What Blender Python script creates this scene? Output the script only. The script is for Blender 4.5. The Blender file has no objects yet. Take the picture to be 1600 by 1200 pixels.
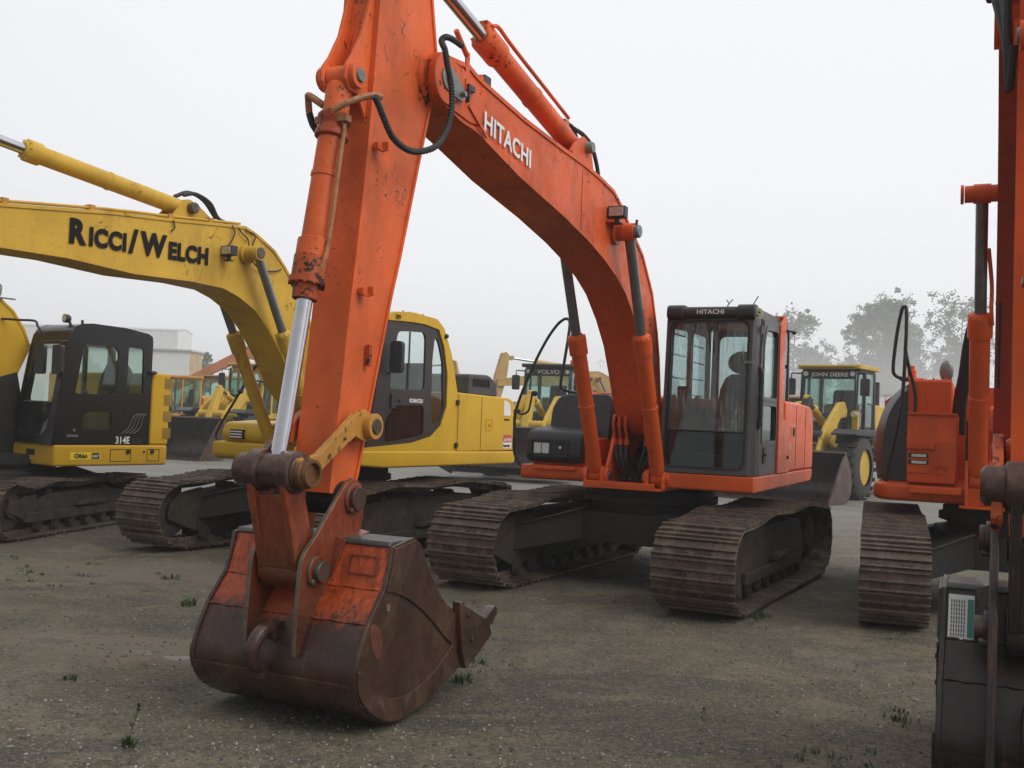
import bpy, bmesh, math, random
from mathutils import Vector, Matrix, noise as mnoise
R=math.radians; PI=math.pi
random.seed(7)
scene=bpy.context.scene; C=scene.collection
# ------------------------------------------------------------------ camera model (solved from the photograph)
CF,CH,CP,CR=1608.787,1.743,0.0330,0.0390
FW=Vector((0,math.cos(CP),math.sin(CP))); UP=Vector((0,-math.sin(CP),math.cos(CP))); RT=Vector((1,0,0))
RT2=RT*math.cos(CR)+UP*math.sin(CR); UP2=-RT*math.sin(CR)+UP*math.cos(CR)
CO=Vector((0,0,CH))
def ray(u,v): return FW+RT2*((u-800)/CF)-UP2*((v-600)/CF)
def ground_pt(u,v,z=0.0):
    d=ray(u,v); t=(z-CH)/d.z; return CO+d*t
def far_pt(u,dist,z=0.0):
    d=ray(u,640); d=Vector((d.x,d.y,0))/d.y; return Vector((d.x*dist,dist,z))
class Frame:
    """a machine's own axes: X forward, Y to its left, Z up"""
    def __init__(s,x,y,yaw):
        s.o=Vector((x,y,0)); s.fx=Vector((-math.sin(yaw),-math.cos(yaw),0)); s.ly=Vector((math.cos(yaw),-math.sin(yaw),0))
        s.rz=math.atan2(-math.cos(yaw),-math.sin(yaw)); s.yaw=yaw
    def loc(s,P): d=P-s.o; return Vector((d.dot(s.fx),d.dot(s.ly),d.z))
    def xz(s,pts,Y):
        out=[]
        for u,v in pts:
            d=ray(u,v); dl=Vector((d.dot(s.fx),d.dot(s.ly),d.z)); o=s.loc(CO); t=(Y-o.y)/dl.y; p=o+dl*t; out.append((p.x,p.z))
        return out
# ------------------------------------------------------------------ mesh builder
def rnd(pts,r,n=4):
    """round the corners of a polygon"""
    out=[]; N=len(pts)
    for i in range(N):
        p=Vector(pts[i]); a=Vector(pts[i-1]); b=Vector(pts[(i+1)%N])
        ri=r[i] if isinstance(r,(list,tuple)) else r
        if ri<=0: out.append(tuple(p)); continue
        la=(a-p).length; lb=(b-p).length; d=min(ri,la*.45,lb*.45)
        A=p+(a-p).normalized()*d; B=p+(b-p).normalized()*d
        for k in range(n+1):
            t=k/n; out.append(tuple(A*(1-t)**2+p*2*t*(1-t)+B*t*t))
    return out
def smooth(pts,n=6,closed=False):
    """Catmull-Rom through points"""
    P=[Vector(p) for p in pts]; N=len(P); out=[]
    segs=N if closed else N-1
    for i in range(segs):
        p1=P[i]; p2=P[(i+1)%N]
        p0=P[i-1] if (closed or i>0) else p1*2-p2
        p3=P[(i+2)%N] if (closed or i+2<N) else p2*2-p1
        for k in range(n):
            t=k/n
            out.append(0.5*((2*p1)+(p2-p0)*t+(2*p0-5*p1+4*p2-p3)*t*t+(3*p1-p0-3*p2+p3)*t**3))
    if not closed: out.append(P[-1])
    return [tuple(q) for q in out]
def rect(x0,y0,x1,y1): return [(x0,y0),(x1,y0),(x1,y1),(x0,y1)]
class MB:
    def __init__(s): s.v=[]; s.f=[]
    def add(s,vs,fs):
        n=len(s.v); s.v+= [tuple(v) for v in vs]; s.f+=[tuple(i+n for i in f) for f in fs]; return s
    def box(s,x0,x1,y0,y1,z0,z1,M=None):
        vs=[Vector((x,y,z)) for z in (z0,z1) for x,y in ((x0,y0),(x1,y0),(x1,y1),(x0,y1))]
        if M: vs=[M@v for v in vs]
        return s.add(vs,[(0,3,2,1),(4,5,6,7),(0,1,5,4),(1,2,6,5),(2,3,7,6),(3,0,4,7)])
    def _pr(s,a,b):
        n=len(a); s.add(a+b,[tuple(range(n-1,-1,-1)),tuple(range(n,2*n))]+[(i,(i+1)%n,n+(i+1)%n,n+i) for i in range(n)]); return s
    def prism(s,p,y0,y1): return s._pr([(x,y0,z) for x,z in p],[(x,y1,z) for x,z in p])
    def prismz(s,p,z0,z1): return s._pr([(x,y,z0) for x,y in p],[(x,y,z1) for x,y in p])
    def prismx(s,p,x0,x1): return s._pr([(x0,y,z) for y,z in p],[(x1,y,z) for y,z in p])
    def loft(s,rings,closed=True,caps=True):
        n=len(rings[0]); base=len(s.v); vs=[p for r in rings for p in r]; fs=[]
        m=n if closed else n-1
        for k in range(len(rings)-1):
            for i in range(m):
                j=(i+1)%n; fs.append((k*n+i,k*n+j,(k+1)*n+j,(k+1)*n+i))
        if caps and closed: fs.append(tuple(range(n-1,-1,-1))); fs.append(tuple((len(rings)-1)*n+i for i in range(n)))
        return s.add(vs,fs)
    def lathe(s,p0,ax,prof,seg=20,caps=True):
        ax=Vector(ax).normalized(); p0=Vector(p0)
        t=Vector((0,0,1)) if abs(ax.z)<.9 else Vector((1,0,0))
        a=ax.cross(t).normalized(); b=ax.cross(a)
        rings=[[p0+ax*h+(a*math.cos(2*PI*i/seg)+b*math.sin(2*PI*i/seg))*r for i in range(seg)] for h,r in prof]
        return s.loft(rings,True,caps)
    def cyl(s,p0,p1,r,seg=18,r2=None):
        p0=Vector(p0);p1=Vector(p1); L=(p1-p0).length
        return s.lathe(p0,p1-p0,[(0,r),(L,r if r2 is None else r2)],seg)
    def tube(s,pts,r,seg=10,rs=None):
        P=[Vector(p) for p in pts]; rings=[]; a=None
        for i,p in enumerate(P):
            t=(P[min(i+1,len(P)-1)]-P[max(i-1,0)]).normalized()
            if a is None:
                q=Vector((0,0,1)) if abs(t.z)<.9 else Vector((1,0,0)); a=t.cross(q).normalized()
            else: a=(a-t*a.dot(t)).normalized()
            b=t.cross(a); rr=rs[i] if rs else r
            rings.append([p+(a*math.cos(2*PI*k/seg)+b*math.sin(2*PI*k/seg))*rr for k in range(seg)])
        return s.loft(rings)
    def ball(s,c,r,seg=14,sc=(1,1,1),rg=8):
        c=Vector(c); rings=[]
        for k in range(rg+1):
            th=-PI/2+PI*(k+.02*(k==0)-.02*(k==rg))/rg
            rings.append([c+Vector((math.cos(th)*math.cos(2*PI*i/seg)*r*sc[0],math.cos(th)*math.sin(2*PI*i/seg)*r*sc[1],math.sin(th)*r*sc[2])) for i in range(seg)])
        return s.loft(rings)
    def plate(s,outer,holes,t,o,u,v,bevel=0.0):
        """flat plate with holes, drawn in (u,v); its face lies at o, thickness t behind it"""
        cu=bpy.data.curves.new('tmp','CURVE'); cu.dimensions='2D'; cu.fill_mode='BOTH'; cu.extrude=t/2-bevel; cu.bevel_depth=bevel; cu.bevel_resolution=1; cu.offset=-bevel
        for pl in [outer]+list(holes):
            sp=cu.splines.new('POLY'); sp.points.add(len(pl)-1); sp.use_cyclic_u=True
            for q,p in zip(sp.points,pl): q.co=(p[0],p[1],0,1)
        ob=bpy.data.objects.new('tmp',cu); me=bpy.data.meshes.new_from_object(ob)
        o=Vector(o); u=Vector(u).normalized(); v=Vector(v).normalized(); n=u.cross(v)
        s.add([o+u*w.co.x+v*w.co.y+n*(w.co.z-t/2) for w in me.vertices],[tuple(p.vertices) for p in me.polygons])
        bpy.data.objects.remove(ob); bpy.data.curves.remove(cu); bpy.data.meshes.remove(me); return s
    def text(s,body,size,o,u,v,t=.004,bold=.02,center=False,sx=1.0,shear=0.0):
        cu=bpy.data.curves.new('tmp','FONT'); cu.body=body; cu.size=size; cu.extrude=t/2; cu.offset=bold*size; cu.shear=shear
        cu.align_x='CENTER' if center else 'LEFT'; cu.resolution_u=4; cu.space_character=1.0+bold*1.6
        ob=bpy.data.objects.new('tmp',cu); me=bpy.data.meshes.new_from_object(ob)
        o=Vector(o); u=Vector(u).normalized(); v=Vector(v).normalized(); n=u.cross(v)
        s.add([o+u*(w.co.x*sx)+v*w.co.y+n*(w.co.z+t/2) for w in me.vertices],[tuple(p.vertices) for p in me.polygons])
        bpy.data.objects.remove(ob); bpy.data.curves.remove(cu); bpy.data.meshes.remove(me); return s
    def bolts(s,c,ax,rad,n,r=.012,h=.012):
        ax=Vector(ax).normalized(); c=Vector(c); t=Vector((0,0,1)) if abs(ax.z)<.9 else Vector((1,0,0)); a=ax.cross(t).normalized(); b=ax.cross(a)
        for i in range(n):
            p=c+(a*math.cos(2*PI*i/n)+b*math.sin(2*PI*i/n))*rad; s.cyl(p,p+ax*h,r,6)
        return s
    def build(s,name,mat,parent=None,bevel=0.0,ang=35,flat=False,label=None):
        me=bpy.data.meshes.new(name); me.from_pydata(s.v,[],s.f); me.update()
        bm=bmesh.new(); bm.from_mesh(me)
        bmesh.ops.recalc_face_normals(bm,faces=bm.faces)
        if bevel>0:
            ed=[e for e in bm.edges if len(e.link_faces)==2 and e.calc_face_angle(0)>R(ang)]
            bmesh.ops.bevel(bm,geom=ed,offset=bevel,segments=2,affect='EDGES',profile=.5,clamp_overlap=True)
        if not flat:
            for f in bm.faces: f.smooth=True
            for e in bm.edges:
                if len(e.link_faces)==2 and e.calc_face_angle(0)>R(48 if bevel>0 else 32): e.smooth=False
        bm.to_mesh(me); bm.free(); me.materials.append(mat)
        o=bpy.data.objects.new(name,me); C.objects.link(o)
        if parent: o.parent=parent
        if bevel>0:
            m=o.modifiers.new('wn','WEIGHTED_NORMAL'); m.keep_sharp=True
        if label: o['label']=label
        return o
def tag(o,label=None,cat=None,group=None,kind=None):
    if label: o['label']=label
    if cat: o['category']=cat
    if group: o['group']=group
    if kind: o['kind']=kind
    return o
def empty(name,loc,rz=0.0,parent=None):
    o=bpy.data.objects.new(name,None); C.objects.link(o); o.location=loc; o.rotation_euler=(0,0,rz); o.empty_display_size=.3
    if parent: o.parent=parent
    return o
def kids(o): return [c for c in bpy.data.objects if c.parent==o]
def copy_tree(o,parent=None,swap=None,keep=None):
    c=o.copy(); C.objects.link(c); c.parent=parent
    if swap and o.type=='MESH':
        mm=o.data.materials[0]
        if mm in swap: c.data=o.data.copy(); c.data.materials[0]=swap[mm]
    for ch in kids(o):
        if keep is None or keep(ch): copy_tree(ch,c,swap,keep)
    return c
# ------------------------------------------------------------------ materials
def newmat(name):
    m=bpy.data.materials.new(name); m.use_nodes=True; nt=m.node_tree; b=nt.nodes['Principled BSDF']; return m,nt,b
class N:
    def __init__(s,nt):
        s.nt=nt; s.tc=nt.nodes.new('ShaderNodeTexCoord').outputs['Object']
    def n(s,t,**k):
        x=s.nt.nodes.new(t)
        for a,b in k.items(): setattr(x,a,b)
        return x
    def L(s,a,b): s.nt.links.new(a,b)
    def noise(s,scale,detail=4,rough=.55,dist=0,vec=None,stretch=None):
        x=s.n('ShaderNodeTexNoise'); x.inputs['Scale'].default_value=scale; x.inputs['Detail'].default_value=detail; x.inputs['Roughness'].default_value=rough; x.inputs['Distortion'].default_value=dist
        src=vec or s.tc
        if stretch:
            mp=s.n('ShaderNodeMapping'); mp.inputs['Scale'].default_value=stretch; s.L(src,mp.inputs['Vector']); src=mp.outputs[0]
        s.L(src,x.inputs['Vector']); return x.outputs['Fac']
    def ramp(s,fac,a,b,inv=False):
        x=s.n('ShaderNodeMapRange'); x.clamp=True
        s.L(fac,x.inputs['Value']); x.inputs['From Min'].default_value=a; x.inputs['From Max'].default_value=b
        if inv: x.inputs['To Min'].default_value=1; x.inputs['To Max'].default_value=0
        return x.outputs['Result']
    def math(s,op,a,b=None):
        x=s.n('ShaderNodeMath',operation=op)
        for i,q in enumerate((a,b)):
            if q is None: continue
            if isinstance(q,(int,float)): x.inputs[i].default_value=q
            else: s.L(q,x.inputs[i])
        return x.outputs[0]
    def mix(s,fac,a,b):
        x=s.n('ShaderNodeMix',data_type='RGBA')
        for i,q in ((0,fac),(6,a),(7,b)):
            if isinstance(q,(int,float)): x.inputs[i].default_value=q
            elif isinstance(q,(tuple,list)): x.inputs[i].default_value=(*q[:3],1)
            else: s.L(q,x.inputs[i])
        return x.outputs[2]
    def bump(s,h,strength,dist=.01):
        x=s.n('ShaderNodeBump'); x.inputs['Strength'].default_value=strength; x.inputs['Distance'].default_value=dist; s.L(h,x.inputs['Height']); return x.outputs[0]
    def sep(s,vec=None):
        x=s.n('ShaderNodeSeparateXYZ'); s.L(vec or s.tc,x.inputs[0]); return x.outputs
def paint(name,col,rough=.42,dirt=.35,chips=.3,scr=.3,fade=.25,rust=(.035,.02,.014),dirtc=(.07,.045,.028),seed=0.0):
    m,nt,b=newmat(name); g=N(nt)
    off=g.n('ShaderNodeVectorMath',operation='ADD'); g.L(g.tc,off.inputs[0]); off.inputs[1].default_value=(seed,seed*1.7,seed*.6); g.tc=off.outputs[0]
    f1=g.noise(1.3,5,.6); light=tuple(min(1,c*(1+fade*.5)+fade*.018) for c in col); dark=tuple(c*(1-fade*.75) for c in col)
    c=g.mix(g.ramp(f1,.3,.7),dark,light)
    # streaky grime
    s1=g.noise(2.2,7,.65,stretch=(1,1,.35)); c=g.mix(g.math('MULTIPLY',g.ramp(s1,.5,.78),dirt),c,dirtc)
    s2=g.noise(14,6,.7); c=g.mix(g.math('MULTIPLY',g.ramp(s2,.55,.8),dirt*.6),c,dirtc)
    # scratches: thin contour lines of a warped noise, only in some areas
    if scr>0:
        n1=g.noise(3.0,2,.5,1.2,stretch=(1.0,1.0,.8)); ln=g.ramp(g.math('ABSOLUTE',g.math('SUBTRACT',n1,.5)),0.001,.0055,True)
        ar=g.ramp(g.noise(2.6,3,.5),.52,.58); n2=g.noise(6.5,2,.5,2.0); ln2=g.ramp(g.math('ABSOLUTE',g.math('SUBTRACT',n2,.47)),0.001,.008,True)
        ar2=g.ramp(g.noise(4.1,2,.5),.56,.6)
        t=g.math('MAXIMUM',g.math('MULTIPLY',ln,ar),g.math('MULTIPLY',ln2,ar2)); c=g.mix(g.math('MULTIPLY',t,scr),c,rust)
    if chips>0:
        n3=g.noise(22,8,.75); n4=g.noise(3.1,3,.6)
        th=g.math('SUBTRACT',g.math('ADD',n3,g.math('MULTIPLY',n4,.55)),1.0-chips*.22)
        c=g.mix(g.ramp(th,0,.025),c,rust)
    g.L(c,b.inputs['Base Color'])
    rr=g.n('ShaderNodeMapRange'); g.L(g.noise(6,5,.6),rr.inputs['Value']); rr.inputs['From Min'].default_value=.3; rr.inputs['From Max'].default_value=.7; rr.inputs['To Min'].default_value=rough-.12; rr.inputs['To Max'].default_value=rough+.18
    g.L(rr.outputs[0],b.inputs['Roughness'])
    g.L(g.bump(g.noise(9,6,.6),.12,.01),b.inputs['Normal']); b.inputs['Specular IOR Level'].default_value=.22
    return m
def plain(name,col,rough=.5,metal=0,var=.25,bump=.1,scale=12,alt=None,spec=None):
    m,nt,b=newmat(name); g=N(nt)
    a=tuple(c*(1-var) for c in col); d=alt or tuple(min(1,c*(1+var)) for c in col)
    c=g.mix(g.ramp(g.noise(scale,6,.65),.32,.68),a,d); c=g.mix(g.math('MULTIPLY',g.ramp(g.noise(scale*.2,4,.6),.45,.7),.45),c,tuple(x*.6+.012 for x in col))
    g.L(c,b.inputs['Base Color']); b.inputs['Roughness'].default_value=rough; b.inputs['Metallic'].default_value=metal
    if spec is not None: b.inputs['Specular IOR Level'].default_value=spec
    if bump: g.L(g.bump(g.noise(scale*2,6,.7),bump,.008),b.inputs['Normal'])
    return m
def glassmat(name,tint=(.62,.74,.72),dirt=.12,streak=0.0,refl=1.0):
    m,nt,b=newmat(name); g=N(nt); nt.nodes.remove(b); out=nt.nodes['Material Output']
    tr=g.n('ShaderNodeBsdfTransparent'); tr.inputs[0].default_value=(*tint,1)
    gl=g.n('ShaderNodeBsdfGlossy'); gl.inputs['Roughness'].default_value=.03; gl.inputs['Color'].default_value=(.9,.95,.95,1)
    ge=g.n('ShaderNodeNewGeometry'); dt=g.n('ShaderNodeVectorMath',operation='DOT_PRODUCT'); g.L(ge.outputs['Normal'],dt.inputs[0]); g.L(ge.outputs['Incoming'],dt.inputs[1])
    fres=g.math('ADD',.045,g.math('MULTIPLY',.955,g.math('POWER',g.math('SUBTRACT',1.0,g.math('ABSOLUTE',dt.outputs['Value'])),5.0)))
    mx=g.n('ShaderNodeMixShader'); g.L(g.math('MULTIPLY',g.math('ADD',fres,.01),refl),mx.inputs[0]); g.L(tr.outputs[0],mx.inputs[1]); g.L(gl.outputs[0],mx.inputs[2])
    df=g.n('ShaderNodeBsdfDiffuse'); df.inputs[0].default_value=(.42,.43,.41,1)
    d=g.math('MULTIPLY',g.ramp(g.noise(5,6,.6),.3,.75),dirt)
    if streak>0:
        st=g.ramp(g.noise(1,6,.8,.4,stretch=(46,46,3.0)),.50,.62); low=g.ramp(g.noise(1.8,3,.5),.38,.62)
        d=g.math('ADD',d,g.math('MULTIPLY',g.math('MULTIPLY',st,low),streak))
    m2=g.n('ShaderNodeMixShader'); g.L(d,m2.inputs[0]); g.L(mx.outputs[0],m2.inputs[1]); g.L(df.outputs[0],m2.inputs[2]); g.L(m2.outputs[0],out.inputs['Surface'])
    return m
ORANGE=(.68,.105,.020)
MT={}
MT['orange']=paint('orange_paint',ORANGE,dirt=.42,chips=.36,scr=.85,fade=.38)
MT['orange_arm']=paint('orange_arm_paint',(.70,.125,.028),dirt=.42,chips=.34,scr=1.0,fade=.42,seed=3)
MT['orange_body']=paint('orange_body_paint',(.68,.102,.018),dirt=.25,chips=.12,scr=.15,rough=.33,seed=8)
MT['orange_worn']=paint('worn_orange_paint',(.42,.075,.02),dirt=.85,chips=.9,scr=.6,rust=(.03,.018,.014),seed=5)
MT['orange_right']=paint('dull_orange_paint',(.66,.095,.015),dirt=.35,chips=.3,scr=.3,seed=11)
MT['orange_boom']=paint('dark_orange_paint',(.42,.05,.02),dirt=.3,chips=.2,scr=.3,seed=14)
MT['ochre']=paint('ochre_link_paint',(.50,.24,.05),dirt=.6,chips=.55,scr=.6,rust=(.05,.025,.015),seed=2)
MT['yellow']=paint('yellow_paint',(.60,.37,.045),dirt=.5,chips=.3,scr=.35,fade=.22,seed=4,rust=(.14,.07,.03))
MT['yellow_body']=paint('yellow_body_paint',(.63,.39,.028),dirt=.15,chips=.08,scr=.12,rough=.38,fade=.15,seed=6)
MT['cat_yellow']=paint('deep_yellow_paint',(.54,.32,.022),dirt=.2,chips=.06,scr=.1,rough=.4,fade=.12,seed=9)
MT['loader_yellow']=paint('loader_yellow_paint',(.55,.36,.05),dirt=.3,chips=.15,scr=0,seed=12)
MT['loader_orange']=paint('loader_orange_paint',(.55,.27,.05),dirt=.35,chips=.15,scr=0,seed=15)
MT['loader_tan']=paint('loader_tan_paint',(.50,.33,.13),dirt=.3,chips=.15,scr=0,seed=16)
MT['black']=plain('black_plastic',(.022,.023,.026),.5,0,.3,.15,20)
MT['blackp']=plain('black_cab_paint',(.008,.008,.010),.32,0,.25,.03,10)
MT['grey']=plain('grey_cab_paint',(.075,.072,.075),.45,0,.2,.06,9)
MT['darkgrey']=plain('dark_grey_plastic',(.045,.046,.052),.55,0,.25,.12,12)
MT['cowl']=plain('grey_cowl_plastic',(.05,.055,.066),.42,0,.15,.05,5)
MT['rubber']=plain('rubber',(.02,.02,.021),.65,0,.3,.2,30)
MT['tyre']=plain('tyre_rubber',(.022,.022,.022),.8,0,.3,.3,25,alt=(.05,.046,.04))
MT['chrome']=plain('chrome_rod',(.62,.63,.66),.16,1,.06,.02,6)
MT['steelrod']=plain('grey_rod',(.22,.22,.23),.35,.8,.15,.04,8)
MT['pin']=plain('greasy_pin_steel',(.11,.09,.075),.4,.6,.4,.3,22,alt=(.17,.13,.10))
MT['pingrey']=plain('grey_pin_steel',(.20,.21,.20),.45,.5,.25,.2,22)
MT['bronze']=plain('brown_pin_boss',(.07,.035,.028),.38,.4,.4,.3,22,alt=(.12,.07,.05))
MT['dark']=plain('shaded_underside',(.012,.0105,.009),.7,0,.4,.3,14)  # base colour darkened to put the shade between parts into it
MT['frame']=plain('muddy_shaded_track_frame',(.018,.014,.011),.8,0,.5,.6,7,alt=(.060,.046,.030))  # mud tones, darkened further to carry the shade inside the tracks
MT['mud']=plain('dried_mud',(.15,.115,.075),.9,0,.3,.6,9)
MT['white']=plain('white_paint',(.78,.78,.77),.5,0,.05,0,10)
MT['lens']=plain('lamp_lens',(.5,.5,.48),.12,.5,.3,.5,40)
MT['lens_clear']=plain('clear_lamp_lens',(.62,.63,.6),.1,.3,.3,.5,60)
MT['blackink']=plain('black_lettering',(.010,.010,.011),.75,0,.2,0,30,spec=.15)
MT['rustpipe']=plain('rusty_tan_pipe',(.34,.15,.06),.6,0,.4,.2,25)
MT['red']=plain('red_marking',(.55,.06,.07),.5,0,.1,0,10)
MT['beacon']=plain('orange_beacon',(.7,.12,.03),.3,0,.1,0,10)
MT['seat']=plain('seat_cloth',(.016,.017,.019),.85,0,.3,.2,30)
MT['glass']=glassmat('cab_glass',(.86,.92,.91),.05)
MT['brownblack']=plain('brown_black_door',(.030,.025,.025),.45,0,.2,.05,9)
MT['glass_front']=glassmat('rainy_windscreen',(.62,.76,.76),.24,.95,1.3)
MT['boss']=plain('greasy_ochre_boss',(.16,.075,.025),.4,.3,.45,.3,18)
MT['glass_dark']=glassmat('dark_cab_glass',(.42,.48,.46),.035)
MT['glass_green']=glassmat('green_cab_glass',(.74,.86,.82),.06)
MT['cream']=plain('cream_decal',(.62,.62,.45),.5,0,.05,0,10)
MT['gold']=plain('gold_decal',(.60,.30,.06),.5,0,.1,0,10)
MT['teal']=plain('teal_print',(.05,.22,.20),.5,0,.1,0,10)
def steel_track(name,a=(.040,.025,.020),mudc=(.19,.145,.095),amt=.9,seed=0):
    m,nt,b=newmat(name); g=N(nt)
    c=g.mix(g.ramp(g.noise(30,6,.7),.3,.7),tuple(x*.55 for x in a),tuple(x*1.5 for x in a))
    f=g.math('MULTIPLY',g.ramp(g.noise(2.6,9,.78,.8),.46,.60),amt); c=g.mix(f,c,mudc); c=g.mix(g.math('MULTIPLY',g.ramp(g.noise(17,7,.8),.50,.60),.55),c,tuple(x*.45 for x in a))
    f2=g.ramp(g.noise(75,4,.8),.58,.66); c=g.mix(g.math('MULTIPLY',f2,.55),c,(.24,.21,.16))
    g.L(c,b.inputs['Base Color']); b.inputs['Metallic'].default_value=.0
    g.L(g.ramp(g.noise(7,5,.6),.2,.9),b.inputs['Roughness']); 
    mr=g.n('ShaderNodeMapRange'); g.L(g.noise(7,5,.6),mr.inputs[0]); mr.inputs[3].default_value=.42; mr.inputs[4].default_value=.85; g.L(mr.outputs[0],b.inputs['Roughness'])
    g.L(g.bump(g.noise(38,8,.75),.55,.012),b.inputs['Normal']); return m
MT['track']=steel_track('muddy_track_steel')
MT['worn']=steel_track('polished_grouser_steel',(.090,.058,.042),(.20,.155,.10),.55)
MT['track_r']=steel_track('brown_track_steel',(.050,.032,.024),(.15,.11,.075),.7)
MT['track_c']=steel_track('sandy_track_steel',(.06,.045,.033),(.13,.10,.065),.85)
def bucket_mat(name,zlo,zhi,org=(.50,.085,.02),dk=(.036,.022,.018),tan=(.13,.085,.05),orange=1.0):
    m,nt,b=newmat(name); g=N(nt); x,y,z=g.sep()
    n=g.noise(4,7,.7); n2=g.noise(26,7,.75,stretch=(1,1,.3)); n3=g.noise(1.6,4,.6)
    base=g.mix(g.ramp(n3,.35,.68),dk,tuple(c*1.9 for c in dk)); base=g.mix(g.math('MULTIPLY',g.ramp(g.noise(2.1,9,.78,.6),.47,.66),.62),base,tan); base=g.mix(g.math('MULTIPLY',g.ramp(g.noise(31,8,.8),.52,.64),.6),base,tuple(c*.4 for c in dk)); base=g.mix(g.math('MULTIPLY',g.ramp(g.noise(9,7,.75,stretch=(1,1,.25)),.56,.66),.5),base,(.11,.035,.018))
    base=g.mix(g.math('MULTIPLY',g.ramp(g.noise(1,5,.7,.4,stretch=(2.5,55,2.5)),.58,.66),.4),base,(.15,.115,.09)); base=g.mix(g.math('MULTIPLY',g.ramp(g.noise(1,5,.7,.4,stretch=(30,4,4)),.60,.66),.35),base,(.012,.009,.008))
    h=g.math('ADD',z,g.math('ADD',g.math('MULTIPLY',g.math('SUBTRACT',n,.5),.45),g.math('MULTIPLY',g.math('SUBTRACT',n2,.5),.5)))
    o=g.mix(g.ramp(n2,.38,.66),org,tuple(c*.28 for c in org)); o=g.mix(g.math('MULTIPLY',g.ramp(g.noise(55,6,.8,stretch=(1,1,.5)),.54,.62),.7),o,dk); o=g.mix(g.math('MULTIPLY',g.ramp(n,.5,.62),.5),o,tuple(c*.5 for c in org))
    c=g.mix(g.math('MULTIPLY',g.ramp(h,zlo,zhi),orange),base,o)
    g.L(c,b.inputs['Base Color'])
    mr=g.n('ShaderNodeMapRange'); g.L(n,mr.inputs[0]); mr.inputs[1].default_value=.3; mr.inputs[2].default_value=.7; mr.inputs[3].default_value=.16; mr.inputs[4].default_value=.44; g.L(mr.outputs[0],b.inputs['Roughness'])
    b.inputs['Metallic'].default_value=.1
    g.L(g.bump(g.noise(16,8,.7),.35,.012),b.inputs['Normal']); return m
MT['bucket']=bucket_mat('worn_bucket_paint',.58,.66,org=(.60,.10,.022),dk=(.034,.015,.010),tan=(.10,.06,.034))
MT['bucket_side']=bucket_mat('rusty_bucket_side',9,10,dk=(.036,.017,.012),tan=(.14,.085,.045))
MT['bucket_dark']=bucket_mat('dark_bucket_steel',9,10,dk=(.020,.0145,.013),tan=(.036,.028,.023))
MT['ear']=bucket_mat('worn_ear_paint',.45,1.75,org=(.52,.085,.020),dk=(.05,.018,.010))
MT['beam']=plain('bare_grey_steel_edge',(.10,.095,.095),.35,.5,.3,.2,20)
MT['badge']=plain('rusty_red_badge',(.12,.035,.02),.5,0,.4,.3,18)
MT['eardge']=plain('bare_plate_edge',(.13,.105,.07),.4,.3,.35,.2,25)
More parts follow.
